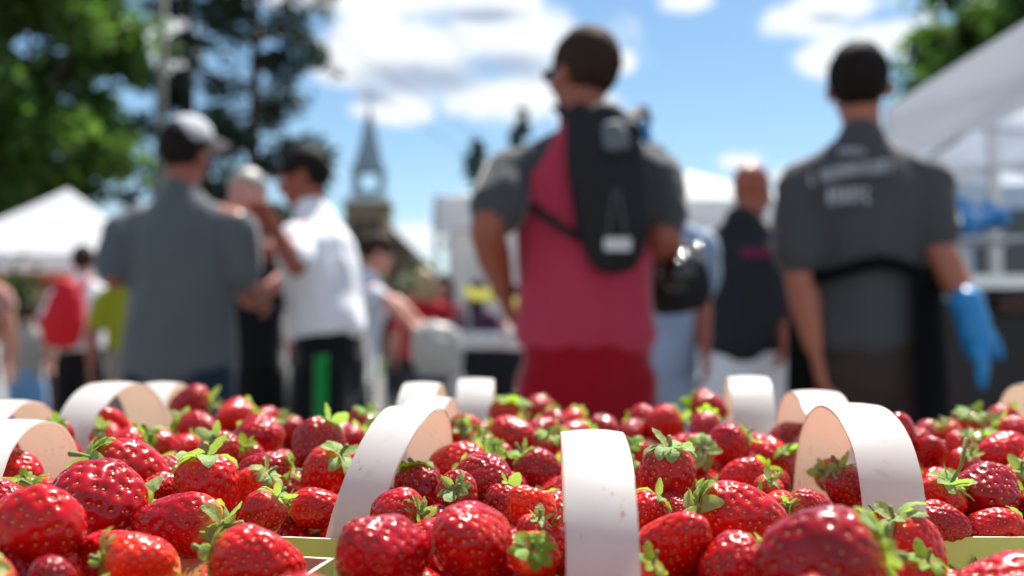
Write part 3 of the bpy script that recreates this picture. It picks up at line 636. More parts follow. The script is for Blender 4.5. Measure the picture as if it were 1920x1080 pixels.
# photographer in light blue behind the man in red
c_lb = cloth('light_blue_shirt', '8fa6c2'); c_pj = cloth('pale_jeans', '94a9c4')
person(1222, 3.6, R(-8), 'person in light blue shirt and pale jeans hidden behind the man in red', h=1.72, shirt=c_lb, pants=c_pj, skin=m_skin2, hair=m_hairb, arms={'R': [('p', 1312, 545, 3.6), ('p', 1322, 655, 3.5)]}, sleeve=.85, vox=.013, seed=21)
# black camera bag with metal buckles at the photographer's side
P = at(1268, 528, 2.66); t = empty('camera_bag', (P.x, 2.66, P.z), label='black camera bag with shiny buckles in the right hand of the man in red', cat='bag')
bm = bmesh.new(); tube(bm, [(-.06, 0, -.01), (0, 0, 0), (.055, 0, .01)], [(.082, .055), (.09, .06), (.08, .05)], side=(0, 0, 1), n=20); fuse('bag_body', bm, .01, m_nyl, t, .008, 1, 14)
bm = bmesh.new(); tube(bm, [(-.02, -.05, .02), (-.02, -.14, .01)], [.042, .045], n=18); bmobj('lens', bm, m_lens, t, True)
m_chr = mat('chrome', (.8, .8, .8, 1), .12, 0, metal=1)
for (x, z) in ((-.052, .078), (.01, .066), (.05, .09)):
    bm = bmesh.new(); ell(bm, (x, -.05, z), (.02, .014, .01)); bmobj('buckle', bm, m_chr, t, True)
strap('strap', [Vector((-.05, -.01, .07)), Vector((-.03, .03, .10)), Vector((.02, .03, .10)), Vector((.05, -.01, .07))], .03, t, m_nyl)

# bald man
c_bt = cloth('faded_black_tshirt', '25272a'); c_ow = cloth('off_white_trousers', 'e2e0e0'); m_pink = cloth('pink_print', '8a2450')
t, T, hp, HR, k = person(1394, 4.2, R(-12), 'bald man in loose black shirt with pink print', h=1.77, fat=1.26, headdx=.045, shirt=c_bt, pants=c_ow, skin=m_skin2, hair=None, headyaw=R(-35), headpitch=R(-8),
    arms={'R': [('p', 1474, 540, 4.25), ('p', 1470, 640, 4.0)], 'L': [('p', 1318, 540, 4.3), ('p', 1330, 640, 4.2)]}, sleeve=.8, hem=1.0, vox=.013, seed=23, loose=1.08)
for q in range(7):
    bm = bmesh.new(); box(bm, (.0 + q * .019, -.165, 1.36), (.012, .012, .036)); bmobj('print_letter', bm, m_pink, t)
# woman peeking beside the apron man
person(1462, 5.3, R(175), 'blond woman in light grey top half hidden behind the apron man', h=1.66, shirt=cloth('light_grey_top', 'a6aab2'), pants=cloth('red_skirt', 'a02018'), hair=m_blond, hair_len='long', skin=m_skin3, vox=.015, seed=25)

# man with apron and blue glove
c_gr = mat('charcoal_tshirt', s('47484b'), .85, .08, 4, .35, spec=.2, bscale=300, sheen=.6); c_br = cloth('brown_trousers', '3c302d')
t, T, hp, HR, k = person(1622, 2.8, R(-3), 'tall worker from behind in lettered charcoal shirt, black apron and blue glove', h=1.86, fat=.95, shw=.93, shirt=c_gr, pants=c_br, skin=m_skin, hair=m_hair, headyaw=R(-14), headpitch=R(-4), hs=.98, rhand=.42,
    arms={'L': [('p', 1500, 520, 2.75), ('p', 1528, 660, 2.72)], 'R': [('p', 1762, 470, 2.72), ('p', 1822, 585, 2.62)]}, sleeve=.72, hem=.965, vox=.0095, seed=27, loose=1.02)
m_let = mat('white_lettering', (.5, .52, .56, 1), .8, .15, 40)
def print_row(px, py, Y, wpx, hpx, nlet, rot, name, parent, seed):
    """a row of light printed letters, too blurred in the photograph to be read: each an upright stroke or two with a cross stroke"""
    rr = random.Random(seed); bm = bmesh.new(); wd = wpx / FPX * Y; hh = hpx / FPX * Y; st = wd / nlet; c0 = at(px, py, Y); rm = Matrix.Rotation(rot, 3, 'Y')
    inv = (Matrix.Translation(parent.location) @ Matrix.Rotation(parent.rotation_euler.z, 4, 'Z')).inverted()
    for i in range(nlet):
        if rr.random() < .12 and nlet > 8: continue
        x = -wd / 2 + (i + .5) * st; arc = .10 * (wd * wd / 4 - x * x) / wd
        def bx(cx_, cz_, w_, h_):
            c = c0 + rm @ Vector((x + cx_, 0, cz_ + arc)); c.y += 1.1 * (c.x - c0.x) ** 2
            box(bm, inv @ c, (w_, .004, h_))
        bx(-st * .25, 0, st * .2, hh); k_ = rr.random()
        if k_ < .75: bx(st * .2, 0, st * .2, hh * .97)
        bx(0, rr.choice((-.38, 0, .38)) * hh, st * .5, hh * .2)
        if k_ > .4: bx(0, .4 * hh, st * .46, hh * .19)
    return bmobj(name, bm, m_let, parent)
print_row(1597, 284, 2.8 - .150, 50, 12, 6, 0, 'print_small', t, 1)
print_row(1600, 322, 2.8 - .156, 166, 24, 15, R(-9), 'print_line', t, 2)
print_row(1592, 368, 2.8 - .158, 84, 30, 6, R(-3), 'print_word', t, 3)
# apron: waist ties and the side panel
m_apr = mat('black_apron', (.004, .004, .005, 1), .9, .1, spec=.1)
vv, ff = [], []
for i in range(33):
    an = 2 * math.pi * i / 32; zz = 1.2 + .012 * math.sin(an * 3)
    for dz in (-.018, .018): vv.append((math.cos(an) * .2, math.sin(an) * .153, zz + dz - .03 * max(0, -math.sin(an)) * abs(math.cos(an))))
for i in range(32): ff.append((2 * i, 2 * i + 2, 2 * i + 3, 2 * i + 1))
o = mesh('apron_tie', vv, ff, m_apr, t, True); md = o.modifiers.new('s', 'SOLIDIFY'); md.thickness = .006; md.offset = 1
vv, ff = [], []
for i in range(25):
    an = R(-66) + (R(218) + R(66)) * i / 24
    for j in range(14):
        v = j / 13; z = 1.2 - v * .68; r = 1 + .12 * v + .012 * math.sin(an * 14) * v
        a3 = R(90) + (an - R(90)) * (1 - .0 * v) if True else an
        edge = 1 - .0
        vv.append((math.cos(a3) * .206 * r, math.sin(a3) * .165 * r, z))
for i in range(24):
    for j in range(13): ff.append((i * 14 + j, (i + 1) * 14 + j, (i + 1) * 14 + j + 1, i * 14 + j + 1))
o = mesh('apron_skirt', vv, ff, m_apr, t, True); md = o.modifiers.new('s', 'SOLIDIFY'); md.thickness = .004; md.offset = 1
# glove: built around the right hand
bm = bmesh.new(); inv = (Matrix.Translation(t.location) @ Matrix.Rotation(t.rotation_euler.z, 4, 'Z')).inverted()
E, Hd = inv @ at(1762, 470, 2.72), inv @ at(1822, 585, 2.62); f = (Hd - E).normalized(); sd_ = Vector((0, 1, 0)) - f * f.y; sd_.normalize(); nn = f.cross(sd_)
f2 = (inv @ at(1852, 735, 2.62) - Hd).normalized()
tube(bm, [Hd - f * .02, Hd + f2 * .03, Hd + f2 * .07, Hd + f2 * .11], [(.045, .042), (.045, .04), (.052, .04), (.046, .032)], side=(0, 1, 0), n=16)
tube(bm, [Hd - f * .035, Hd - f * .01], [(.05, .046), (.043, .038)], side=(0, 1, 0), n=16)
for q, (o_, l_) in enumerate(((.034, .085), (.012, .1), (-.012, .094), (-.034, .075))):
    b = Hd + f2 * .1 + Vector((nn.x * .2 * o_ + .45 * o_, o_, 0)); c1 = b + f2 * l_ * .5 + Vector((.004, o_ * .2, 0)); c2 = c1 + (f2 + Vector((-.3, .1, 0))).normalized() * l_ * .5
    tube(bm, [b, c1, c2], [.0145, .0135, .011], n=10)
b = Hd + f2 * .03 + Vector((.03, .03, 0)); tube(bm, [b, b + f2 * .05 + Vector((.03, .01, 0)), b + f2 * .09 + Vector((.03, .0, 0))], [.018, .016, .012], n=10)
fuse('glove', bm, .007, mat('blue_glove', s('1a86c8'), .4, .08, 20, .2, spec=.5), t, .004, 2, 30)

# left edge group
t, T, hp, HR, k = person(152, 7.4, R(6), 'shopper in white shirt and black trousers wearing a bright red backpack', h=1.72, shirt=c_wht, pants=c_blkp, hem=1.0, hair=m_hairb, skin=m_skin3, vox=.016, seed=31,
    arms={'R': [(.26, -.02, 1.16), (.27, .05, .85)]})
t2 = empty('backpack', (t.location.x - .02, 7.4 - .2, 1.21), R(6), label='bright red backpack on the shopper under the far left tent', cat='backpack')
m_rb = mat('red_nylon', s('c4091f'), .6, .12, 10, .2)
bm = bmesh.new(); tube(bm, [(0, 0, .2), (0, -.01, .1), (-.02, -.02, -.08), (-.03, -.01, -.2)], [(.07, .05), (.12, .08), (.16, .1), (.14, .08)], n=18); fuse('pack_body', bm, .014, m_rb, t2, .01, 2, 12)
for sx in (-.1, .1): strap('strap', [Vector((sx * .8, .0, .16)), Vector((sx, .06, .22)), Vector((sx, .16, .26)), Vector((sx * 1.1, .26, .2))], .05, t2, m_rb)
person(-62, 6.0, R(20), 'woman with bare arms and white trousers cut off by the left edge', h=1.66, shirt=cloth('dusty_pink_top', 'b08078'), pants=cloth('white_trousers', 'c8c4c0'), hair=m_blond, hair_len='long', skin=m_skin3, vox=.016, seed=33, sleeve=.3)
person(54, 8.0, R(0), 'child in light blue jeans and a sand coloured top at the far left', h=1.32, shirt=cloth('sand_top', '8d8a86'), pants=cloth('light_jeans', '5f8ab4'), hair=m_hairb, skin=m_skin3, vox=.018, seed=35, fat=1.1)
person(240, 6.3, R(-150), 'shopper in a yellow-green top half hidden behind the man with the cap', h=1.62, fat=.8, hem=1.08, shirt=cloth('lime_top', '8f9020'), pants=cloth('taupe_trousers', '8a7c74'), hair=m_hairb, skin=m_skin2, vox=.016, seed=37, arms={'L': [(-.24, .1, 1.15), (-.2, .3, 1.2)]})
person(95, 10.2, R(170), 'distant vendor in dark red behind the far left counter', h=1.6, shirt=cloth('maroon_top', '5c1a1a'), pants=cloth('maroon_trousers', '4a1414'), hair=m_hair, skin=m_skin, vox=.02, seed=39)
# ---------------------------------------------------------------- table and baskets
RIM = 1.0 - .0865
m_table = mat('table_cloth', (.25, .2, .17, 1), .8, .15)
t = empty('display_table', (0, .62, 0), label='market table under all the strawberry baskets', cat='table')
bm = bmesh.new(); box(bm, (0, 0, RIM - .102), (1.5, .74, .03)); bmobj('tabletop', bm, m_table, t)
for sx in (-.7, .7):
    for sy in (-.32, .32):
        bm = bmesh.new(); box(bm, (sx, sy, (RIM - .118) / 2), (.04, .04, RIM - .118)); bmobj('leg', bm, m_alu, t)
def veneer(name, col, rough, coat, spots, tcol, tw):
    m = mat(name, col, rough, .05, 14, .12, spec=.4, bscale=90); t_ = m.node_tree; p = t_.nodes['Principled BSDF']
    p.inputs['Coat Weight'].default_value = coat; p.inputs['Coat Roughness'].default_value = .25
    src = p.inputs['Base Color'].links[0].from_socket
    tcn = nd(t_, 'ShaderNodeTexCoord')
    mp = nd(t_, 'ShaderNodeMapping'); mp.inputs['Scale'].default_value = (1, 1, .45); t_.links.new(tcn.outputs['Object'], mp.inputs[0])
    n1 = nd(t_, 'ShaderNodeTexNoise'); n1.inputs['Scale'].default_value = 420; n1.inputs['Detail'].default_value = 3; t_.links.new(mp.outputs[0], n1.inputs['Vector'])
    n2 = nd(t_, 'ShaderNodeTexNoise'); n2.inputs['Scale'].default_value = 32; t_.links.new(tcn.outputs['Object'], n2.inputs['Vector'])
    v = M('MULTIPLY', M('GREATER_THAN', n1.outputs[0], .66, tree=t_), M('GREATER_THAN', n2.outputs[0], .56, tree=t_), tree=t_)
    v = M('MULTIPLY', v, spots, tree=t_)
    n3 = nd(t_, 'ShaderNodeTexNoise'); n3.inputs['Scale'].default_value = 75; n3.inputs['Detail'].default_value = 4; n3.inputs['Roughness'].default_value = .7; t_.links.new(tcn.outputs['Object'], n3.inputs['Vector'])
    st_ = nd(t_, 'ShaderNodeMapRange'); t_.links.new(n3.outputs[0], st_.inputs[0]); st_.inputs[1].default_value = .63; st_.inputs[2].default_value = .74; st_.inputs[4].default_value = .5 * spots
    v = M('MAXIMUM', v, st_.outputs[0], tree=t_)
    mm = nd(t_, 'ShaderNodeMix', data_type='RGBA'); t_.links.new(v, mm.inputs[0]); t_.links.new(src, mm.inputs[6]); mm.inputs[7].default_value = (.45, .05, .05, 1)
    t_.links.new(mm.outputs[2], p.inputs['Base Color'])
    tr = nd(t_, 'ShaderNodeBsdfTranslucent'); tr.inputs[0].default_value = tcol; ms = nd(t_, 'ShaderNodeMixShader'); ms.inputs[0].default_value = tw
    t_.links.new(p.outputs[0], ms.inputs[1]); t_.links.new(tr.outputs[0], ms.inputs[2]); t_.links.new(ms.outputs[0], t_.nodes['Material Output'].inputs[0])
    return m
m_out = veneer('white_varnished_card', (.84, .89, .89, 1), .35, .35, .75, (.88, .92, .92, 1), .54); m_in = veneer('peach_inner_card', (.78, .56, .43, 1), .5, .1, .9, (.95, .72, .56, 1), .3)
m_edge = mat('torn_card_edge', (.75, .62, .5, 1), .8, .1, 60)
def print_mat():
    m = mat('yellow_green_print', (.55, .58, .20, 1), .4, .08, 20, .05, spec=.4); return m
m_print = print_mat(); m_pst = mat('printed_red', (.5, .08, .09, 1), .4, .35, 260); m_ppk = mat('printed_pink', (.72, .42, .42, 1), .4, .25, 300); m_pgr = mat('printed_green', (.12, .17, .05, 1), .4, .3, 60)
def smoothpath(keys, n):
    out_ = []
    for i in range(n + 1):
        u = i / n * (len(keys) - 1); k = min(int(u), len(keys) - 2); f = u - k
        p0, p1, p2, p3 = keys[max(k - 1, 0)], keys[k], keys[k + 1], keys[min(k + 2, len(keys) - 1)]
        out_.append(.5 * ((2 * p1) + (p2 - p0) * f + (2 * p0 - 5 * p1 + 4 * p2 - p3) * f * f + (3 * p1 - p0 - 3 * p2 + p3) * f ** 3))
    return out_
HANDLES = []
def handle(parent, y0, y1, xs, dpk, ang=(0, 0, 0), wd=.0275, ypk=None, label=None):
    """strip handle arching from the front wall (y0) to the back wall (y1) over the heap"""
    loc = parent.location; zb = 1 - .112; zp = 1 - dpk; ypk = ypk or (y0 + y1) / 2
    n = 40; cl = []
    for i in range(n + 1):
        th = math.pi * i / n; c_ = -math.cos(th)
        y = ypk + (c_ * (ypk - y0) if c_ < 0 else c_ * (y1 - ypk)); z = zb + (zp - zb) * math.sin(th) ** .62 if 0 < i < n else zb
        f = i / n; x = (1 - f) * (1 - 2 * f) * xs[0] + 4 * f * (1 - f) * xs[1] + f * (2 * f - 1) * xs[2] if len(xs) == 3 else xs[0]
        a = (1 - 2 * f) * ang[0] + 2 * f * ang[1] if f < .5 else (2 - 2 * f) * ang[1] + (2 * f - 1) * ang[2]
        cl.append((Vector((x, y, z)), R(a)))
    vo, vi = [], []; cols = 4; th_ = .0011
    vv, ff, mi = [], [], []
    for i, (p, a) in enumerate(cl):
        HANDLES.append(p)
        tt = (cl[min(i + 1, n)][0] - cl[max(i - 1, 0)][0]).normalized()
        wv = Vector((math.cos(a), math.sin(a), 0)); wv = (wv - tt * wv.dot(tt)).normalized(); nv_ = wv.cross(tt).normalized()
        for side in (0, 1):
            for j in range(cols + 1):
                q = j / cols - .5; jag = .00025 * noise.noise(Vector((i * .7, j, side + y0 * 50))) if j in (0, cols) else 0
                vv.append(p - loc + wv * (q * wd + jag) + nv_ * ((th_ if side == 0 else 0) + .0012 * (1 - 4 * q * q)))
    W_ = (cols + 1) * 2
    for i in range(n):
        for j in range(cols):
            a_ = i * W_ + j; ff.append((a_, a_ + 1, a_ + W_ + 1, a_ + W_)); mi.append(0)
            b_ = a_ + cols + 1; ff.append((b_, b_ + W_, b_ + W_ + 1, b_ + 1)); mi.append(1)
        for j, fl in ((0, 0), (cols, 1)):
            a_ = i * W_ + j; b_ = a_ + cols + 1; q = (a_, a_ + W_, b_ + W_, b_); ff.append(q if not fl else q[::-1]); mi.append(2)
    o = mesh('handle', vv, ff, [m_out, m_in, m_edge], parent, True)
    o.data.polygons.foreach_set('material_index', mi)
    me = o.data
    # the outer skin is the one facing away from the arch centre
    c0 = Vector((xs[0], (y0 + y1) / 2, zb)) - loc
    k_ = (n // 2) * (cols * 2 + 2); pl = me.polygons[k_]
    if pl.normal.z < 0:
        for q in me.polygons: q.flip()
    bmx = bmesh.new(); bmx.from_mesh(me); es = [e for e in bmx.edges if len(e.link_faces) == 2 and e.link_faces[0].material_index != e.link_faces[1].material_index]
    for e in es: e.smooth = False
    bmx.to_mesh(me); bmx.free()
    if label: o['label'] = label
    return o
RAILS = []
def basket(x, y0, y1, label, W=.186, rz=0, rim=RIM):
    D = y1 - y0; cy = (y0 + y1) / 2; t = empty('berry_basket', (x, cy, rim - .086), rz, label=label, cat='basket', group='strawberry baskets on the table')
    vv, ff, mi = [], [], []; H = .086; th = .0016; tp = .92; ns = 10
    def ringpts(f, off):
        hw, hd = (W / 2 - off) * (tp + (1 - tp) * f), (D / 2 - off) * (tp + (1 - tp) * f)
        pts = []
        for k, (a, b) in enumerate((((-hw, -hd), (hw, -hd)), ((hw, -hd), (hw, hd)), ((hw, hd), (-hw, hd)), ((-hw, hd), (-hw, -hd)))):
            for i in range(ns):
                u = i / ns; bow = .0025 * math.sin(math.pi * u) * f; px_, py_ = a[0] + (b[0] - a[0]) * u, a[1] + (b[1] - a[1]) * u
                nx, ny = ((0, -1), (1, 0), (0, 1), (-1, 0))[k]; pts.append((px_ + nx * bow, py_ + ny * bow))
        return pts
    levels = [(0, 0), (H, 0), (H, th), (0, th)]
    for z, off in levels:
        for (a, b) in ringpts(z / H, off): vv.append((a, b, z + (.0006 * noise.noise(Vector((a * 90, b * 90, x * 9))) if z else 0)))
    n = ns * 4
    for l, m_ in ((0, 0), (1, 2), (2, 1)):
        for i in range(n): ff.append((l * n + i, l * n + (i + 1) % n, (l + 1) * n + (i + 1) % n, (l + 1) * n + i)); mi.append(m_)
    ff.append(tuple(range(n))[::-1]); mi.append(0); ff.append(tuple(3 * n + i for i in range(n))); mi.append(1)
    o = mesh('basket_wall', vv, ff, [m_print, m_in, m_edge], t, False); o.data.polygons.foreach_set('material_index', mi)
    RAILS.append((x, y0, y1, W))
    # printed strawberries on the outer front wall: flat shapes just proud of the card
    yy = -D / 2
    def decal(name, pts, m, lift):
        vs = []
        for (a, z) in pts:
            f = z / H; vs.append((a, -(D / 2) * (tp + (1 - tp) * f) - .0028 * f - .0003 - lift, z))
        mesh(name, vs, [tuple(range(len(vs)))], m, t, False)
    rr = random.Random(int(x * 1000) + 50)
    for c_, r_, m_ in ((-.055, .024, m_pst), (.035, .026, m_ppk)):
        decal('printed_strawberry', [(c_ + r_ * math.cos(q / 14 * 2 * math.pi) * (1.05 + .05 * math.sin(q * 2)), .045 + r_ * 1.05 * math.sin(q / 14 * 2 * math.pi)) for q in range(14)], m_, .0)
        for q in range(5):
            an = R(35 + q * 27); bx_, bz_ = c_ + r_ * .5 * math.cos(an), .045 + r_ * .9 * math.sin(an)
            decal('printed_leaf', [(bx_ - .004 * math.sin(an), bz_ - .002), (bx_ + .012 * math.cos(an), min(.083, bz_ + .010 * math.sin(an))), (bx_ + .004 * math.sin(an), bz_ + .002)], m_pgr, .0004 + q * .0001)
    return t
R1, R2, R3, R4, R5 = (.33, .435), (.446, .556), (.57, .682), (.692, .804), (.816, .93)
b = basket(.034, .335, .435, 'basket with the upright white handle facing the camera at the centre front'); handle(b, .335, .445, [.0305, .0318, .036], .0372, ypk=.398, wd=.0248)
b = basket(-.174, .3095, .4245, 'nearest basket on the left without a visible handle, its back corner bare', rz=R(-12))
b = basket(.225, .268, .374, 'nearest basket on the right holding the large blurred strawberry')
b = basket(-.062, *R2, 'basket left of centre with a slanting white handle whose red stained inside shows'); handle(b, .445, .558, [-.0755, -.0495, -.0475], .0345, ang=(-36, -30, -20), ypk=.505)
b = basket(.168, *R2, 'basket on the right with the nearest of the arched handles, yellow green front showing'); handle(b, .444, .558, [.1685, .172, .170], .0335, ang=(4, 0, -4), ypk=.51, wd=.0285)
b = basket(-.258, *R2, 'basket at the left edge whose peach handle inside fills the corner'); handle(b, .44, .56, [-.24, -.2495, -.254], .0412, ang=(8, 6, 4), wd=.029)
b = basket(-.325, *R3, 'basket at far left, second handle up from the corner'); handle(b, .57, .69, [-.31, -.317, -.322], .039)
b = basket(-.062, *R3, 'basket behind the red stained handle, its own handle tip showing above it'); handle(b, .57, .682, [-.066, -.0505, -.05], .0365, ang=(-22, -22, -14))
b = basket(.184, *R3, 'basket in the third row on the right, handle overlapped by the nearest arch'); handle(b, .57, .682, [.185, .189, .1935], .0325, ang=(4, 0, -4), wd=.0285)
b = basket(-.295, *R4, 'basket with the big bright white handle in the left back'); handle(b, .69, .81, [-.309, -.2975, -.2925], .0325, ang=(-24, -10, -6), wd=.034)
b = basket(-.07, *R4, 'basket in the fourth row left of centre, small blurred handle'); handle(b, .692, .804, [-.072, -.0665, -.064], .0325, ang=(-18, -16, -12))
b = basket(.172, *R4, 'basket in the fourth row with the narrow tall white handle'); handle(b, .692, .79, [.1665, .1745, .186], .0275, ang=(0, 0, 0), wd=.030)
b = basket(.40, *R4, 'basket at the far right edge with a peach handle just in frame'); handle(b, .692, .81, [.398, .397, .408], .033)
b = basket(-.31, *R5, 'rearmost basket on the left with a small arched handle'); handle(b, .816, .935, [-.302, -.3055, -.3125], .0378, ang=(-10, -6, 0), wd=.03)
b = basket(-.035, *R5, 'rearmost basket near the middle with an upright white handle'); handle(b, .816, .92, [-.031, -.031, -.031], .034, ang=(-8, -8, -8), wd=.031)
for x, rw, lb in ((.19, R5, 'rearmost basket right of the man in red'), (.41, R5, 'rearmost basket at the far right'), (.395, R3, 'basket at the far right in the third row'), (.385, R2, 'basket cut off by the right edge in the second row')):
    basket(x, *rw, lb)

# ---------------------------------------------------------------- strawberries
def berry_shader():
    m = bpy.data.materials.new('strawberry_skin'); m.use_nodes = True; t_ = m.node_tree; p = t_.nodes['Principled BSDF']
    oi = nd(t_, 'ShaderNodeObjectInfo'); tcn = nd(t_, 'ShaderNodeTexCoord')
    n1 = nd(t_, 'ShaderNodeTexNoise'); n1.inputs['Scale'].default_value = 110; n1.inputs['Detail'].default_value = 3; t_.links.new(tcn.outputs['Object'], n1.inputs['Vector'])
    dk = nd(t_, 'ShaderNodeMix', data_type='RGBA', blend_type='MULTIPLY'); dk.inputs[0].default_value = 1
    cr = nd(t_, 'ShaderNodeMapRange'); t_.links.new(n1.outputs[0], cr.inputs[0]); cr.inputs[1].default_value = .3; cr.inputs[2].default_value = .7; cr.inputs[3].default_value = .72; cr.inputs[4].default_value = 1.15
    t_.links.new(oi.outputs['Color'], dk.inputs[6]); t_.links.new(cr.outputs[0], dk.inputs[7])
    # paler, yellower shoulder right under the cap
    sp_ = nd(t_, 'ShaderNodeSeparateXYZ'); t_.links.new(tcn.outputs['Object'], sp_.inputs[0])
    mr_ = nd(t_, 'ShaderNodeMapRange', interpolation_type='SMOOTHSTEP'); t_.links.new(M('ADD', sp_.outputs[2], M('MULTIPLY', M('SUBTRACT', n1.outputs[0], .5, tree=t_), .008, tree=t_), tree=t_), mr_.inputs[0])
    mr_.inputs[1].default_value = .0085; mr_.inputs[2].default_value = .017
    fac = M('MULTIPLY', mr_.outputs[0], M('MULTIPLY', M('POWER', oi.outputs['Random'], 2.0, tree=t_), .85, tree=t_), tree=t_)
    pl = nd(t_, 'ShaderNodeMix', data_type='RGBA'); t_.links.new(fac, pl.inputs[0]); t_.links.new(dk.outputs[2], pl.inputs[6]); pl.inputs[7].default_value = (.85, .32, .10, 1)
    t_.links.new(pl.outputs[2], p.inputs['Base Color'])
    p.inputs['Subsurface Weight'].default_value = .3; p.inputs['Subsurface Radius'].default_value = (1, .12, .08); p.inputs['Subsurface Scale'].default_value = .005
    p.inputs['Roughness'].default_value = .28; p.inputs['Coat IOR'].default_value = 1.38; p.inputs['Specular IOR Level'].default_value = .15; p.inputs['Coat Weight'].default_value = .8; p.inputs['Coat Roughness'].default_value = .06
    n2 = nd(t_, 'ShaderNodeTexNoise'); n2.inputs['Scale'].default_value = 300; n2.inputs['Detail'].default_value = 3; t_.links.new(tcn.outputs['Object'], n2.inputs['Vector'])
    bp = nd(t_, 'ShaderNodeBump'); bp.inputs['Strength'].default_value = .6; bp.inputs['Distance'].default_value = .0004; t_.links.new(n2.outputs[0], bp.inputs['Height']); t_.links.new(bp.outputs[0], p.inputs['Normal'])
    t_.links.new(bp.outputs[0], p.inputs['Coat Normal'])
    return m
m_berry = berry_shader()
m_seed = mat('seed', s('dca23a'), .35, .3, 300, spec=.5)
t_ = m_seed.node_tree; oi_ = nd(t_, 'ShaderNodeObjectInfo'); ms_ = nd(t_, 'ShaderNodeMix', data_type='RGBA'); t_.links.new(oi_.outputs['Random'], ms_.inputs[0])
ms_.inputs[6].default_value = s('e0a63c'); ms_.inputs[7].default_value = s('b8582a'); t_.links.new(ms_.outputs[2], t_.nodes['Principled BSDF'].inputs['Base Color'])
m_leaf = mat('sepal', (.17, .36, .035, 1), .55, .3, 160, .5, trans=(.45, .75, .05, .45), spec=.35, bscale=500)
m_leaf2 = mat('pale_sepal', (.28, .42, .15, 1), .6, .25, 160, .5, trans=(.5, .75, .1, .38), spec=.35, bscale=500)
m_stem = mat('berry_stem', (.16, .2, .06, 1), .6, .25, 120, .3)
RB = .0165
def berry_mesh(seed, asp=1.2, taper=.3, shoulder=.12, lump=.06, nseed=150, dimp=.0008, nu=112, nv=84, seeds=True, blunt=0):
    """body: cap end at +z, tip at -z; radius RB at scale 1"""
    rg = np.random.default_rng(seed)
    th = np.linspace(0, math.pi, nv + 1)[:, None]; ph = np.linspace(0, 2 * math.pi, nu, endpoint=False)[None, :]
    def surf(th, ph):
        r = np.sin(th) ** (.9 - blunt * .2); zc = np.cos(th)
        prof = r * (1 + taper * .55 * zc - shoulder * np.clip(zc - .72, 0, 1) * 1.6)
        prof = prof / (1 + taper * .12)
        z = asp * np.where(zc > 0, zc * .82, zc * 1.12) - .10 * np.exp(-(np.sin(th) / .3) ** 2) * (zc > 0)
        x = prof * np.cos(ph); y = prof * np.sin(ph) * .94
        lm = 1 + lump * (np.sin(ph * 2 + seed) * np.sin(th * 2 + seed * 1.7) + .7 * np.sin(ph * 3 + th * 3 + seed * 2.1) * np.sin(th) + .5 * np.sin(ph * 5 - th * 4 + seed) * np.sin(th))
        return np.stack([x * lm, y * lm, z * (1 + lump * .3 * np.sin(ph + seed) * np.sin(th))], -1) * RB
    P_ = surf(th, ph)
    # seed lattice
    i = np.arange(nseed) + .5; cz_ = 1 - 2 * i / nseed * .985; t2_ = np.arccos(np.clip(cz_, -1, 1)); t2_ = t2_ + rg.normal(0, .035, nseed); p2_ = (i * 2.399963 + rg.normal(0, .08, nseed)) % (2 * math.pi)
    keep = t2_ > .42; t2_, p2_ = t2_[keep], p2_[keep]
    S_ = surf(t2_[:, None], p2_[:, None])[:, 0]
    e = 1e-3
    dT = surf(t2_[:, None] + e, p2_[:, None])[:, 0] - S_; dP = surf(t2_[:, None], p2_[:, None] + e)[:, 0] - S_
    Nn = np.cross(dT, dP); Nn /= np.linalg.norm(Nn, axis=1)[:, None] + 1e-12
    Nn *= np.sign((Nn * S_).sum(1))[:, None]; dT /= np.linalg.norm(dT, axis=1)[:, None] + 1e-12
    flat = P_.reshape(-1, 3)
    d2 = ((flat[:, None, :] - S_[None]) ** 2).sum(2); dm = np.sqrt(d2.min(1)); 
    gn = flat / (np.linalg.norm(flat, axis=1)[:, None] + 1e-9)
    rim = .00125
    disp = -dimp * np.exp(-(dm / .0012) ** 2) + dimp * .45 * (1 - np.exp(-(dm / .0022) ** 2))
    flat = flat + gn * disp[:, None]
    verts = flat.reshape(nv + 1, nu, 3); V = [tuple(verts[0].mean(0))]
    for r_ in range(1, nv): V += [tuple(q) for q in verts[r_]]
    V.append(tuple(verts[nv].mean(0))); F, MI = [], []
    idx = lambda r_, c_: 1 + (r_ - 1) * nu + c_ % nu
    for c_ in range(nu): F.append((0, idx(1, c_), idx(1, c_ + 1)))
    for r_ in range(1, nv - 1):
        for c_ in range(nu): F.append((idx(r_, c_), idx(r_ + 1, c_), idx(r_ + 1, c_ + 1), idx(r_, c_ + 1)))
    for c_ in range(nu): F.append((len(V) - 1, idx(nv - 1, c_ + 1), idx(nv - 1, c_)))
    MI = [0] * len(F)
    if seeds:
        for q in range(len(S_)):
            c_ = S_[q] - Nn[q] * dimp * .8; a = dT[q]; b_ = np.cross(Nn[q], a); base = len(V); K = 8
            for (hh, rr_) in ((0, 1), (.00028, .72)):
                for k in range(K):
                    an = 2 * math.pi * k / K; la = .00078 * (1.15 if math.cos(an) > 0 else .9); lb_ = .00046
                    V.append(tuple(c_ + a * math.cos(an) * la * rr_ + b_ * math.sin(an) * lb_ * rr_ + Nn[q] * hh))
            V.append(tuple(c_ + Nn[q] * .00042))
            for k in range(K):
                F.append((base + k, base + (k + 1) % K, base + K + (k + 1) % K, base + K + k)); F.append((base + K + k, base + K + (k + 1) % K, base + 2 * K)); MI += [1, 1]
    me = bpy.data.meshes.new('fruit'); me.from_pydata(V, [], F); me.update()
    me.materials.append(m_berry); me.materials.append(m_seed); me.polygons.foreach_set('material_index', MI); me.polygons.foreach_set('use_smooth', [True] * len(F))
    return me
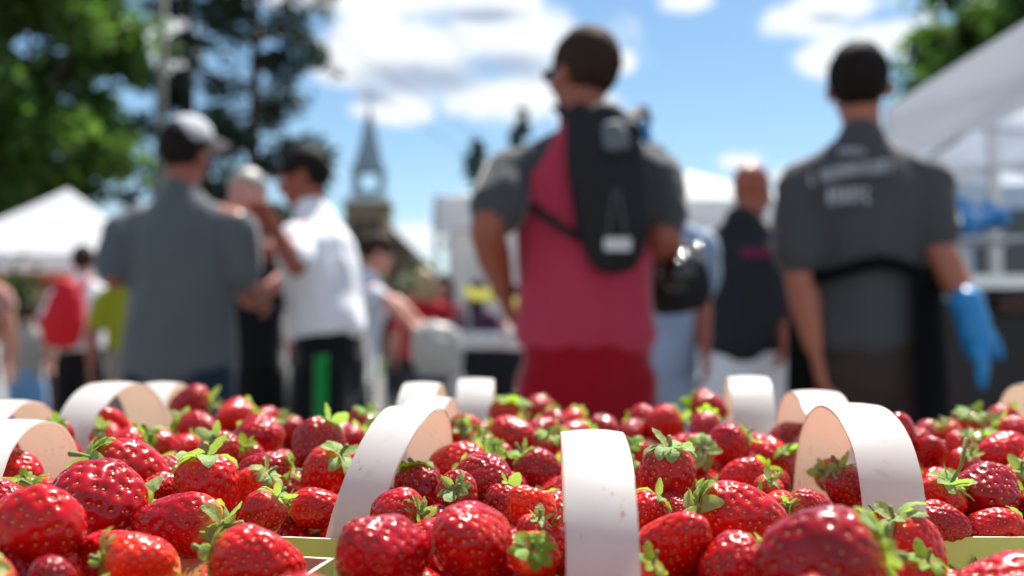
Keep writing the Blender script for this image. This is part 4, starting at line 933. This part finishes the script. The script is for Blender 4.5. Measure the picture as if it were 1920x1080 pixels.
def calyx_mesh(seed, style, m, topz):
    """ring of sepals round the stalk. style 0 draped over the shoulder, 1 flat star, 2 turned up"""
    rr = random.Random(seed); V, F = [], []; n = rr.choice((8, 9, 10)) ; nl, nw = 9, 5
    for k in range(n):
        an = 2 * math.pi * (k + rr.uniform(-.22, .22)) / n; ln = rr.uniform(.0105, .0168) * (1.0 if style != 2 else .85); wd = ln * rr.uniform(.46, .66)
        st_ = style if rr.random() < .75 else rr.choice((0, 1, 2)); base = len(V)
        el = {0: .3, 1: .4, 2: .8}[st_] + rr.uniform(-.15, .15); bend = {0: -1.75, 1: -.9, 2: .1}[st_] + rr.uniform(-.45, .35); twist = rr.uniform(-.3, .3); cup = rr.uniform(.1, .4) * rr.choice((1, 1, -1))
        r0, z0 = .0022, 0; rad, zz, a_ = r0, z0, el
        lo_ = rr.uniform(0, .0012)
        for i in range(nl + 1):
            u = i / nl; wv = wd * (math.sin(math.pi * min(1, u * .86 + .10)) ** .8) * (1 - .05 * (i % 2) * (u > .4)) if i < nl else wd * .05
            for j in range(nw):
                q = j / (nw - 1) * 2 - 1; lat = q * wv * .5; up = (cup * abs(q) ** 1.5 * wv * .5) + twist * q * wv * .4 * u + .0003 * math.sin(i * 2.1 + j * 1.7 + k)
                nr, nz = -math.sin(a_), math.cos(a_)
                r_ = rad + nr * up; V.append((r_ * math.cos(an) - lat * math.sin(an), r_ * math.sin(an) + lat * math.cos(an), topz + lo_ + zz + nz * up))
            rad += math.cos(a_) * ln / nl; zz += math.sin(a_) * ln / nl; a_ += bend / nl
        for i in range(nl):
            for j in range(nw - 1): F.append((base + i * nw + j, base + i * nw + j + 1, base + (i + 1) * nw + j + 1, base + (i + 1) * nw + j))
    # hub
    b0 = len(V); K = 10
    for (r_, z) in ((.0034, -.0002), (.003, .0009), (.0016, .0016)):
        for k in range(K): V.append((r_ * math.cos(2 * math.pi * k / K), r_ * math.sin(2 * math.pi * k / K), topz + z))
    for a in (0, 1):
        for k in range(K): F.append((b0 + a * K + k, b0 + a * K + (k + 1) % K, b0 + (a + 1) * K + (k + 1) % K, b0 + (a + 1) * K + k))
    F.append(tuple(b0 + 2 * K + k for k in range(K)))
    me = bpy.data.meshes.new('calyx'); me.from_pydata(V, [], F); me.update(); me.materials.append(m); me.polygons.foreach_set('use_smooth', [True] * len(F)); return me
def stem_mesh(seed, ln, topz):
    rr = random.Random(seed); bm = bmesh.new(); c = rr.uniform(.1, .6) * ln; an = rr.uniform(0, 6.28)
    tube(bm, [(0, 0, topz), (c * .15 * math.cos(an), c * .15 * math.sin(an), topz + ln * .5), (c * math.cos(an), c * math.sin(an), topz + ln)], [.0013, .0011, .0016], n=8)
    me = bpy.data.meshes.new('stem'); bm.to_mesh(me); bm.free(); me.materials.append(m_stem); me.polygons.foreach_set('use_smooth', [True] * len(me.polygons)); return me
# kinds: (mesh, aspect)
KIND = {
 'round': berry_mesh(1, 1.04, .12, .1, .03, 130), 'cone': berry_mesh(2, 1.28, .42, .1, .035, 150), 'long': berry_mesh(3, 1.42, .2, .1, .04, 170), 'block': berry_mesh(4, 1.08, .05, .14, .055, 140, blunt=1),
 'wedge': berry_mesh(5, 1.22, .34, .12, .085, 150), 'heart': berry_mesh(6, 1.12, .5, .08, .04, 140), 'rough': berry_mesh(7, 1.3, .2, .1, .05, 230, .0009), 'egg': berry_mesh(8, 1.3, .1, .1, .03, 120)}
ASP = dict(round=1.04, cone=1.28, long=1.42, block=1.08, wedge=1.22, heart=1.12, rough=1.3, egg=1.3)
CAL = {}
for kn, a in ASP.items():
    tz = (a * .82 - .10) * RB - .0004
    CAL[kn] = [calyx_mesh(k * 7 + 1, k % 3, m_leaf if k % 2 else m_leaf2, tz) for k in range(6)]
STM = {kn: [stem_mesh(k, (.006, .010, .028, .008)[k], (a * .82 - .10) * RB) for k in range(4)] for kn, a in ASP.items()}
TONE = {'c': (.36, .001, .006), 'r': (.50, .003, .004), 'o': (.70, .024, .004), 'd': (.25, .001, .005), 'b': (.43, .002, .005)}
BERRIES = []
def berry(c, width, cdir, kind, tone, label, cal=None, csc=1.1, stem=None, roll=None, group=None, sx=1.0, squash=1.0, nocal=False):
    k = width / (2 * RB); rr = random.Random(len(BERRIES) * 13 + 5)
    t = empty('strawberry', c, label=label, cat='strawberry', group=group)
    z = Vector(cdir).normalized(); q = z.to_track_quat('Z', 'Y'); q = q @ Quaternion((0, 0, 1), roll if roll is not None else rr.uniform(0, 6.28))
    t.rotation_mode = 'QUATERNION'; t.rotation_quaternion = q; t.scale = (k * sx, k * sx, k * squash)
    col = TONE[tone]; v = rr.uniform(.85, 1.15)
    f = bpy.data.objects.new('fruit', KIND[kind]); C.objects.link(f); f.parent = t; f.color = (col[0] * v, col[1], col[2], 1)
    if not nocal:
        g = bpy.data.objects.new('calyx', CAL[kind][rr.randrange(6) if cal is None else cal]); C.objects.link(g); g.parent = t; g.scale = (csc, csc, 1)
        si = rr.choice((0, 1, 3)) if stem is None else stem
        h = bpy.data.objects.new('stem', STM[kind][si]); C.objects.link(h); h.parent = t
    BERRIES.append((Vector(c), width / 2 * (1 + ASP[kind]) / 2))
    return t
# px, py = centre in the photo; Y = distance; wpx = width across in photo px; cap direction; kind; tone; label; options
H = [
 (58, 992, .372, 160, (-.9, .2, -.2), 'block', 'r', 'big smooth red strawberry cut by the left edge, nearest of the left heap', dict(nocal=True)),
 (192, 948, .43, 165, (.55, .8, -.1), 'block', 'c', 'big dark crimson strawberry with a flat top in the lower left', dict(cal=2)),
 (232, 880, .485, 118, (-.75, -.35, .35), 'egg', 'r', 'bright red strawberry whose leaf cap lies on the big dark crimson one', dict(cal=0, squash=1.05)),
 (22, 890, .49, 100, (-.8, .3, .1), 'round', 'r', 'shiny red strawberry under the peach handle at the left edge', {}),
 (4, 945, .44, 95, (-.5, .5, .3), 'rough', 'c', 'crimson strawberry half cut off by the left edge', {}),
 (84, 930, .455, 70, (-.6, -.3, .6), 'heart', 'r', 'small pale capped strawberry wedged left of the big dark crimson one', dict(cal=1)),
 (387, 905, .463, 121, (-.12, .25, .95), 'round', 'r', 'upright round red strawberry with its leaf cap draped on top, left foreground', dict(cal=0, stem=0)),
 (348, 985, .418, 122, (1, -.1, .0), 'long', 'c', 'long crimson strawberry lying on its side in the left foreground, very glossy', dict(cal=0, squash=1.05)),
 (492, 965, .44, 86, (.55, .2, .75), 'cone', 'r', 'small bright strawberry with curled leaf left of the bare basket corner', dict(cal=2)),
 (588, 952, .465, 78, (-1, -.05, .15), 'egg', 'r', 'bright red strawberry lying beside the slanting white handle above the green basket print', dict(cal=2, squash=1.1)),
 (250, 1052, .362, 104, (-.95, -.25, .1), 'cone', 'o', 'orange red strawberry at the bottom left with its cap to the left', dict(cal=0)),
 (470, 1052, .372, 128, (-.98, -.12, .22), 'long', 'r', 'large red bottom strawberry, leaves spread left, beside the bare basket corner', dict(cal=2, stem=1)),
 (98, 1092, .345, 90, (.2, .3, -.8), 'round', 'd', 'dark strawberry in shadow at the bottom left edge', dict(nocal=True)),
 (503, 882, .515, 72, (1, .4, .0), 'egg', 'c', 'crimson strawberry lying flat behind the leafy orange one on the left', dict(squash=1.1)),
 (478, 915, .49, 78, (.65, -.05, .7), 'wedge', 'o', 'orange red strawberry with one long curling green leaf on its shoulder', dict(cal=0)),
 (612, 888, .50, 100, (.55, -.25, .75), 'cone', 'r', 'red strawberry with pale cap leaves touching the slanting white handle', dict(cal=0)),
 (596, 832, .57, 92, (.45, .3, .8), 'rough', 'c', 'seedy crimson strawberry just behind the one touching the slanting handle', dict(cal=2)),
 (486, 818, .60, 88, (-.3, 1, .1), 'block', 'c', 'dark crimson strawberry in the middle of the left heap', dict(squash=.95)),
 (412, 848, .54, 80, (-.15, -.6, .8), 'heart', 'c', 'strawberry with an upturned green cap behind the upright round one', dict(cal=2)),
 (318, 888, .505, 66, (.3, .8, .2), 'rough', 'c', 'small crimson strawberry left of the upright round one', {}),
 (362, 757, .80, 72, (1, .1, .15), 'heart', 'c', 'blurred crimson strawberry topping the back of the left heap', dict(cal=2)),
 (440, 778, .72, 66, (.3, .8, .1), 'cone', 'r', 'blurred red strawberry right of the topmost one in the left back', {}),
 (368, 802, .67, 64, (-.8, .4, .2), 'egg', 'c', 'very shiny blurred strawberry below the topmost one in the left back', {}),
 (305, 840, .60, 66, (-.6, -.55, .5), 'cone', 'r', 'red strawberry with pale green cap facing left, right of the big bright handle', dict(cal=1)),
 (210, 795, .66, 56, (.1, .6, -.6), 'cone', 'r', 'blurred red strawberry seen through the big bright white handle', {}),
 (200, 822, .62, 58, (-.1, -.6, .6), 'heart', 'r', 'leafy capped strawberry at the foot of the big bright white handle', dict(cal=2)),
 (240, 832, .585, 60, (.7, .5, .3), 'egg', 'r', 'small red strawberry between the big bright handle and the bright red one', {}),
 (110, 815, .62, 56, (-.2, -.5, .7), 'round', 'c', 'leafy strawberry behind the peach handle in the left corner', dict(cal=1)),
 (498, 790, .74, 56, (.3, .9, .2), 'cone', 'c', 'small blurred strawberry behind the dark crimson one of the left heap', {}),
 (545, 808, .66, 58, (-.4, -.2, .8), 'heart', 'c', 'leafy blurred strawberry left of the seedy crimson one', dict(cal=2)),
 (680, 795, .72, 58, (.3, -.1, .85), 'heart', 'c', 'blurred crimson strawberry left of the small middle handles', dict(cal=1)),
 (655, 828, .64, 62, (.6, .5, .3), 'egg', 'c', 'glossy blurred strawberry just left of the slanting handle top', {}),
 (882, 1018, .376, 160, (.25, .85, -.35), 'cone', 'b', 'big strawberry at the bottom centre with round blurred highlights', dict(nocal=True, squash=.95)),
 (716, 1048, .362, 160, (.35, .6, -.45), 'wedge', 'c', 'big dark red strawberry at the bottom left of centre, dented on its right side', dict(nocal=True)),
 (752, 966, .425, 104, (.8, -.45, .05), 'round', 'b', 'shiny red strawberry at the foot of the slanting handle, cap to its right', dict(cal=2, stem=0)),
 (858, 925, .45, 84, (-.05, -.92, .38), 'heart', 'c', 'strawberry pointing its star shaped green cap and hollow stalk at the camera', dict(cal=2, stem=0)),
 (905, 900, .485, 104, (-.5, .6, .1), 'rough', 'c', 'seedy crimson strawberry right behind the star shaped cap', {}),
 (786, 914, .49, 96, (-.2, .3, .9), 'block', 'd', 'dark red strawberry behind the slanting handle, tiny leaf tip on top', dict(cal=1)),
 (866, 868, .545, 84, (.9, .4, .1), 'long', 'r', 'red strawberry lying crosswise in the centre behind the star shaped cap', dict(squash=1.0)),
 (945, 944, .465, 82, (.35, .45, .8), 'round', 'c', 'dark crimson strawberry with bright little leaves left of the centre handle', dict(cal=2)),
 (997, 958, .43, 88, (.55, .35, -.6), 'wedge', 'o', 'orange red dented strawberry touching the left edge of the centre handle', {}),
 (1003, 880, .55, 84, (-.5, .1, .6), 'block', 'c', 'glossy crimson strawberry left of the top of the centre handle', dict(cal=2)),
 (872, 808, .66, 66, (-.1, -.85, .35), 'heart', 'r', 'blurred strawberry with a bushy dark green cap toward the camera', dict(cal=2)),
 (955, 815, .63, 72, (-.9, .4, .1), 'long', 'r', 'very shiny strawberry lying flat in the centre back', dict(squash=.95)),
 (1018, 812, .64, 62, (.7, .5, .1), 'egg', 'c', 'shiny crimson strawberry right of the very shiny flat one', {}),
 (952, 778, .77, 74, (.2, -.25, .9), 'round', 'r', 'blurred strawberry with pale flat cap beside the upright rear handle', dict(cal=1)),
 (1012, 768, .82, 58, (.3, .8, .1), 'round', 'c', 'blurred crimson strawberry in front of the red shorts, left end', {}),
 (1075, 788, .78, 48, (.3, .9, .2), 'round', 'o', 'small orange red blurred strawberry in front of the red shorts', {}),
 (1038, 792, .75, 52, (-.3, .9, .1), 'egg', 'c', 'blurred crimson strawberry left of the small orange red one', {}),
 (1130, 806, .70, 62, (-.5, .7, .2), 'round', 'c', 'blurred crimson strawberry just above the top of the centre handle', {}),
 (1078, 818, .66, 62, (.6, .6, .1), 'egg', 'r', 'red strawberry peeking over the left of the centre handle top', {}),
 (940, 862, .57, 58, (-.4, -.5, .7), 'cone', 'c', 'small crimson strawberry with drooping pale leaves in the centre', dict(cal=1)),
 (1022, 838, .60, 56, (.2, -.3, .85), 'heart', 'c', 'crimson strawberry with a pale leaf left of the centre handle top', dict(cal=1)),
 (900, 838, .61, 56, (.3, -.5, .7), 'heart', 'r', 'strawberry with a dull green cap between the bushy cap and the crosswise one', dict(cal=1)),
 (1005, 1045, .365, 92, (-.15, -.75, .55), 'cone', 'o', 'orange green tipped strawberry with large blurred cap left of the centre handle foot', dict(cal=1)),
 (1000, 1000, .40, 70, (.3, -.2, .8), 'heart', 'r', 'small red strawberry under a dark leaf left of the centre handle', dict(cal=2)),
 (1206, 968, .43, 90, (.65, .3, .65), 'cone', 'r', 'red strawberry touching the right edge of the centre handle, cap to its right', dict(cal=0)),
 (1254, 892, .47, 106, (.05, -.08, 1), 'egg', 'b', 'upright strawberry with draped grey green leaves right of the centre handle', dict(cal=0, stem=0)),
 (1376, 968, .412, 136, (-1, -.15, .22), 'long', 'r', 'large bright strawberry lying on its side right of centre, cap to the left', dict(cal=0, squash=.98, stem=0)),
 (1262, 1025, .38, 128, (-.4, .5, -.5), 'cone', 'r', 'bright speckled strawberry at the bottom right of the centre handle', dict(nocal=True)),
 (1203, 1088, .35, 88, (.5, -.2, .85), 'heart', 'o', 'orange red strawberry with big pale leaf beside the centre handle foot', dict(cal=1)),
 (1382, 1062, .366, 132, (.85, .3, .3), 'round', 'b', 'very shiny bottom strawberry between the speckled one and the largest one', dict(cal=2)),
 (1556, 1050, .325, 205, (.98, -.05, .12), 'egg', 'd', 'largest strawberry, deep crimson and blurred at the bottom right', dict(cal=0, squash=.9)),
 (1708, 1022, .388, 112, (-.5, .05, .85), 'egg', 'r', 'red orange seeded strawberry right of the largest one, pale cap on its top left', dict(cal=0)),
 (1728, 1088, .358, 96, (.2, -.25, .95), 'round', 'r', 'strawberry at the bottom right edge under a long pale leaf', dict(cal=1)),
 (1400, 893, .53, 70, (.95, .2, .1), 'long', 'r', 'red strawberry lying flat behind the large bright one right of centre', dict(cal=1)),
 (1368, 832, .585, 82, (.85, .1, .45), 'round', 'c', 'round crimson strawberry with its leafy cap against the narrow tall handle', dict(cal=2)),
 (1262, 955, .455, 64, (-.3, .8, .1), 'rough', 'c', 'small crimson strawberry squeezed behind the large bright one', {}),
 (1512, 955, .445, 80, (-.85, -.35, .1), 'rough', 'c', 'rough textured crimson strawberry in front of the nearest arched handle', dict(cal=2)),
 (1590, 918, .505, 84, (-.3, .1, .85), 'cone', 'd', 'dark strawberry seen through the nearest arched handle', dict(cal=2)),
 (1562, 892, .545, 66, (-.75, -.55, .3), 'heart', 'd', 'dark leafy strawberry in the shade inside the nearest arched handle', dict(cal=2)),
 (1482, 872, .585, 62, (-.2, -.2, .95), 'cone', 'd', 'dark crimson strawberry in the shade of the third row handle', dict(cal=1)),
 (1250, 795, .70, 76, (.8, -.1, .4), 'round', 'r', 'blurred orange tinted strawberry with leaves on its right, beyond the upright one', dict(cal=2)),
 (1206, 785, .76, 56, (-.4, .8, .1), 'round', 'r', 'small blurred strawberry left of the leafy one beyond the upright strawberry', {}),
 (1188, 812, .70, 56, (.4, .8, .1), 'egg', 'c', 'shiny blurred crimson strawberry just right of the centre handle top', {}),
 (1324, 765, .79, 72, (-.9, .3, .1), 'heart', 'c', 'crimson blurred strawberry topping the heap left of the narrow tall handle', dict(squash=.9)),
 (1192, 850, .58, 62, (-.4, -.4, .75), 'round', 'r', 'red strawberry with a pale leaf right beside the centre handle', dict(cal=1)),
 (1180, 892, .52, 60, (-.3, -.7, .5), 'heart', 'r', 'leafy strawberry hidden behind the right edge of the centre handle', dict(cal=1)),
 (1305, 850, .56, 78, (.25, -.8, .35), 'round', 'r', 'strawberry showing its pale hollow cap behind the upright one', dict(cal=0)),
 (1322, 800, .66, 58, (.3, .6, .5), 'egg', 'c', 'crimson blurred strawberry left of the round one by the narrow tall handle', {}),
 (1440, 920, .485, 58, (.1, -.5, .8), 'heart', 'r', 'small strawberry with bright leaves between the flat one and the arched handle', dict(cal=2)),
 (1682, 822, .58, 70, (.05, .35, -.95), 'egg', 'b', 'smooth red strawberry standing behind the right side of the nearest arched handle', dict(nocal=True)),
 (1745, 848, .57, 62, (.1, .6, -.4), 'cone', 'c', 'crimson blurred strawberry right of the smooth standing one', dict(nocal=True)),
 (1762, 938, .475, 92, (.42, -.35, .85), 'heart', 'r', 'strawberry with long bare stem right of the nearest arched handle', dict(cal=4, stem=2, roll=1.0)),
 (1852, 922, .485, 112, (.5, .6, .2), 'block', 'c', 'big glossy crimson strawberry with deep seeds at the right', dict()),
 (1868, 992, .458, 84, (1, .1, .05), 'long', 'r', 'long red strawberry resting just behind the green basket front at the right', dict(squash=1.05)),
 (1756, 982, .452, 84, (-.9, .3, .2), 'rough', 'c', 'seedy crimson strawberry right of the nearest arched handle foot', {}),
 (1918, 900, .50, 70, (-.3, -.5, .7), 'heart', 'r', 'strawberry with a bright round leaf at the right edge', dict(cal=2)),
 (1888, 850, .57, 84, (.9, .3, .1), 'egg', 'r', 'shiny red strawberry above the big glossy crimson one at the right', {}),
 (1818, 800, .72, 66, (-.1, -.35, .9), 'round', 'r', 'blurred strawberry with a broad pale green cap at the right back', dict(cal=1)),
 (1778, 812, .68, 54, (-.5, -.3, .7), 'heart', 'r', 'leafy blurred strawberry left of the broad pale cap at the right back', dict(cal=2)),
 (1795, 838, .61, 54, (.4, -.2, .8), 'cone', 'r', 'small red strawberry among bright leaves right of the crimson blurred one', dict(cal=2)),
 (1845, 835, .62, 56, (-.2, -.3, .85), 'heart', 'c', 'crimson strawberry with dull leaf between the pale cap and the shiny one', dict(cal=1)),
 (1742, 812, .70, 54, (.4, .8, .1), 'round', 'c', 'pale shining blurred strawberry right of the smooth standing one top', {}),
 (1880, 788, .74, 62, (.5, .6, .3), 'round', 'r', 'blurred red strawberry near the right edge below the far handle', {}),
 (1905, 812, .68, 64, (-.5, .6, .3), 'egg', 'r', 'blurred strawberry at the right edge with round highlights', {}),
 (1808, 872, .55, 60, (.2, -.5, .8), 'heart', 'r', 'leafy strawberry behind the big glossy crimson one at the right', dict(cal=2)),
 (1690, 888, .52, 56, (.3, -.5, .8), 'heart', 'r', 'pale capped strawberry just right of the nearest arched handle', dict(cal=1)),
 (470, 862, .555, 62, (-.4, -.3, .7), 'cone', 'c', 'crimson strawberry between the upturned green cap and the flat crimson one', dict(cal=1)),
 (345, 842, .60, 58, (.3, .7, .3), 'egg', 'r', 'red strawberry between the pale cap and the upturned green cap', {}),
 (30, 842, .56, 66, (.4, .8, .0), 'egg', 'r', 'dark red strawberry in the shade under the peach handle', {}),
 (300, 915, .475, 60, (.3, .8, .1), 'rough', 'r', 'red strawberry filling the gap left of the upright round one', {}),
 (1455, 905, .53, 54, (.3, .8, .1), 'round', 'c', 'crimson strawberry left of the arched handle base', {}),
 (660, 1000, .425, 40, (.3, -.3, .7), 'heart', 'r', 'tiny leafy strawberry at the foot of the slanting handle', dict(cal=2)),
 (1310, 935, .47, 60, (-.3, -.5, .8), 'heart', 'r', 'small strawberry with grey green leaves behind the cap of the large bright one', dict(cal=2)),
 (45, 915, .47, 48, (.3, -.4, .8), 'heart', 'r', 'small strawberry with a dark leaf under the left peach handle', dict(cal=1)),
 (1650, 985, .42, 60, (-.3, .2, .8), 'heart', 'r', 'small red strawberry in front of the arched handle foot, pale leaf on top', dict(cal=1)),
]
for px, py, Y, wpx, cdv, kind, tone, lab, opt in H:
    opt = dict(opt); P = at(px, py, Y)
    berry(P, wpx * Y / FPX, cdv, kind, tone, lab, **opt)
n_hand = len(BERRIES)

# filler: the rest of the heap, row by row
kinds = ['round', 'cone', 'long', 'block', 'wedge', 'heart', 'rough', 'egg', 'cone', 'heart']
def clear(p, r, k=.86, occ=.8):
    for q, rq in BERRIES:
        if abs(q.x - p.x) < .05 and abs(q.y - p.y) < .05 and (q - p).length < (r + rq) * k: return False
    u0, v0, ra = p.x / p.y, p.z / p.y - 1 / p.y, r / p.y
    for q, rq in BERRIES[:n_hand]:
        if q.y > p.y - .004:
            d_ = math.hypot(q.x / q.y - u0, (q.z - 1) / q.y - v0)
            if d_ < (ra + rq / q.y) * occ: return False
    for hpt in HANDLES:
        if hpt.z > p.z - r - .004 and abs(hpt.x - p.x) < r + .0175 and abs(hpt.y - p.y) < r * .8 + .003 and hpt.z < p.z + r + .006: return False
    return True
def keepout(x, y):
    return (-.118 < x < -.066 and .395 < y < .447) or (-.105 < x < -.052 and .345 < y < .42) or (x > .168 and .375 < y < .446)
tonew = {'c': 'crimson', 'r': 'red', 'o': 'orange red', 'd': 'dark', 'b': 'bright red'}
rf_ = random.Random(99); pos = []
Y = .30
while Y < .955:
    sp = .0315 if Y < .6 else .034; hw = .53 * Y + .02; x = -hw + rf_.uniform(0, sp)
    while x < hw: pos.append((x + rf_.uniform(-.004, .004), Y + rf_.uniform(-.004, .004))); x += sp
    Y += sp * .84
def region(x, y):
    rows = 'front row' if y < .44 else 'row two' if y < .563 else 'row three' if y < .687 else 'row four' if y < .81 else 'back row'
    u = x / (.515 * y)
    side = 'far left' if u < -.72 else 'left' if u < -.35 else 'left of middle' if u < -.05 else 'right of middle' if u < .3 else 'right' if u < .7 else 'far right'
    return rows + ', ' + side
SHAPE = dict(round='round', cone='pointed', long='long', block='squarish', wedge='lopsided', heart='heart shaped', rough='seedy', egg='egg shaped')
USED = set()
cand = []
for x, y in pos:
    if keepout(x, y): continue
    dome = (-.010 if y < .44 else 0) + .007 * math.exp(-((y - .6) / .12) ** 2)
    if y > .6: dome += .005 * noise.noise(Vector((x * 9, y * 9, 1)))
    for dz, layer in ((rf_.uniform(-.004, .005), 0), (-.026, 1)):
        if layer and (y > .60 or y < .33): continue
        cand.append((x + (.012 if layer else 0), y + (.01 if layer else 0), 1 - .079 + dome + dz, layer))
fill_top = [c for c in cand if c[3] == 0]; fill_low = [c for c in cand if c[3] == 1]
count = n_hand; cap_n = 296
for x, y, z, l in fill_top:
    r = rf_.uniform(.0138, .0172); p = Vector((x, y, z))
    ok = False
    for dx, dy, dz in ((0, 0, 0), (.007, 0, 0), (-.007, 0, 0), (0, .007, 0), (0, -.007, 0), (0, 0, -.009), (.01, .01, -.012), (-.01, .01, -.012), (0, 0, -.018)):
        q = p + Vector((dx, dy, dz))
        if clear(q, r): ok = True; break
    if not ok or count >= cap_n: continue
    py_ = 640 - (q.z - 1) / q.y * FPX; px_ = 960 + q.x / q.y * FPX
    if px_ < -60 or px_ > 1980: continue
    kd = rf_.choice(kinds); tn = rf_.choice('ccrrrbbod')
    cdv = (rf_.gauss(0, .8), rf_.uniform(-.7, .8), rf_.uniform(-.6, .75))
    lean_ = 'cap left' if cdv[0] < -.5 else 'cap right' if cdv[0] > .5 else 'cap toward viewer' if cdv[1] < -.1 else 'cap upward'
    for size_ in ('', 'plump ', 'small ', 'smooth ', 'large '):
        lab = '%s%s %s strawberry, %s, in the heap, %s' % (size_, SHAPE[kd], tonew[tn], lean_, region(q.x, q.y))
        if (size_ == 'plump ' and r < .0155) or (size_ == 'small ' and r > .0155) or (size_ == 'large ' and r < .0165): continue
        if lab not in USED: break
    USED.add(lab)
    berry(q, r * 2, cdv, kd, tn, lab, csc=.95, group='strawberries filling the heap'); count += 1
# lower layer: what shows in the gaps is one uncountable mass
low = bmesh.new(); lowm = [berry_mesh(30 + k, (1.1, 1.25, 1.35)[k], .25, .1, .05, 90, .0006, 40, 30, seeds=False) for k in range(3)]
nl_ = 0
for x, y, z, l in fill_low:
    r = rf_.uniform(.0145, .0175); p = Vector((x, y, z))
    if keepout(x, y): continue
    if not clear(p, r, .62, .6): continue
    me = lowm[rf_.randrange(3)]; b0 = len(low.verts); tmp = bmesh.new(); tmp.from_mesh(me)
    tmp.transform(Matrix.Translation(p) @ Quaternion(Vector((rf_.gauss(0, 1), rf_.gauss(0, 1), rf_.gauss(0, 1))).normalized(), rf_.uniform(0, 3)).to_matrix().to_4x4() @ Matrix.Scale(r / RB, 4))
    mt = bpy.data.meshes.new('t'); tmp.to_mesh(mt); tmp.free(); low.from_mesh(mt); bpy.data.meshes.remove(mt); nl_ += 1
me = bpy.data.meshes.new('buried_strawberries'); low.to_mesh(me); low.free()
o = link('buried_strawberries', me, None, m_berry, True); o.color = TONE['r'] if len(TONE['r']) == 4 else (*TONE['r'], 1)
tag(o, 'mass of red strawberries buried below the top layer of the heap', 'strawberries', kind='stuff')
print('BERRIES hand', n_hand, 'total', count, 'low', nl_)
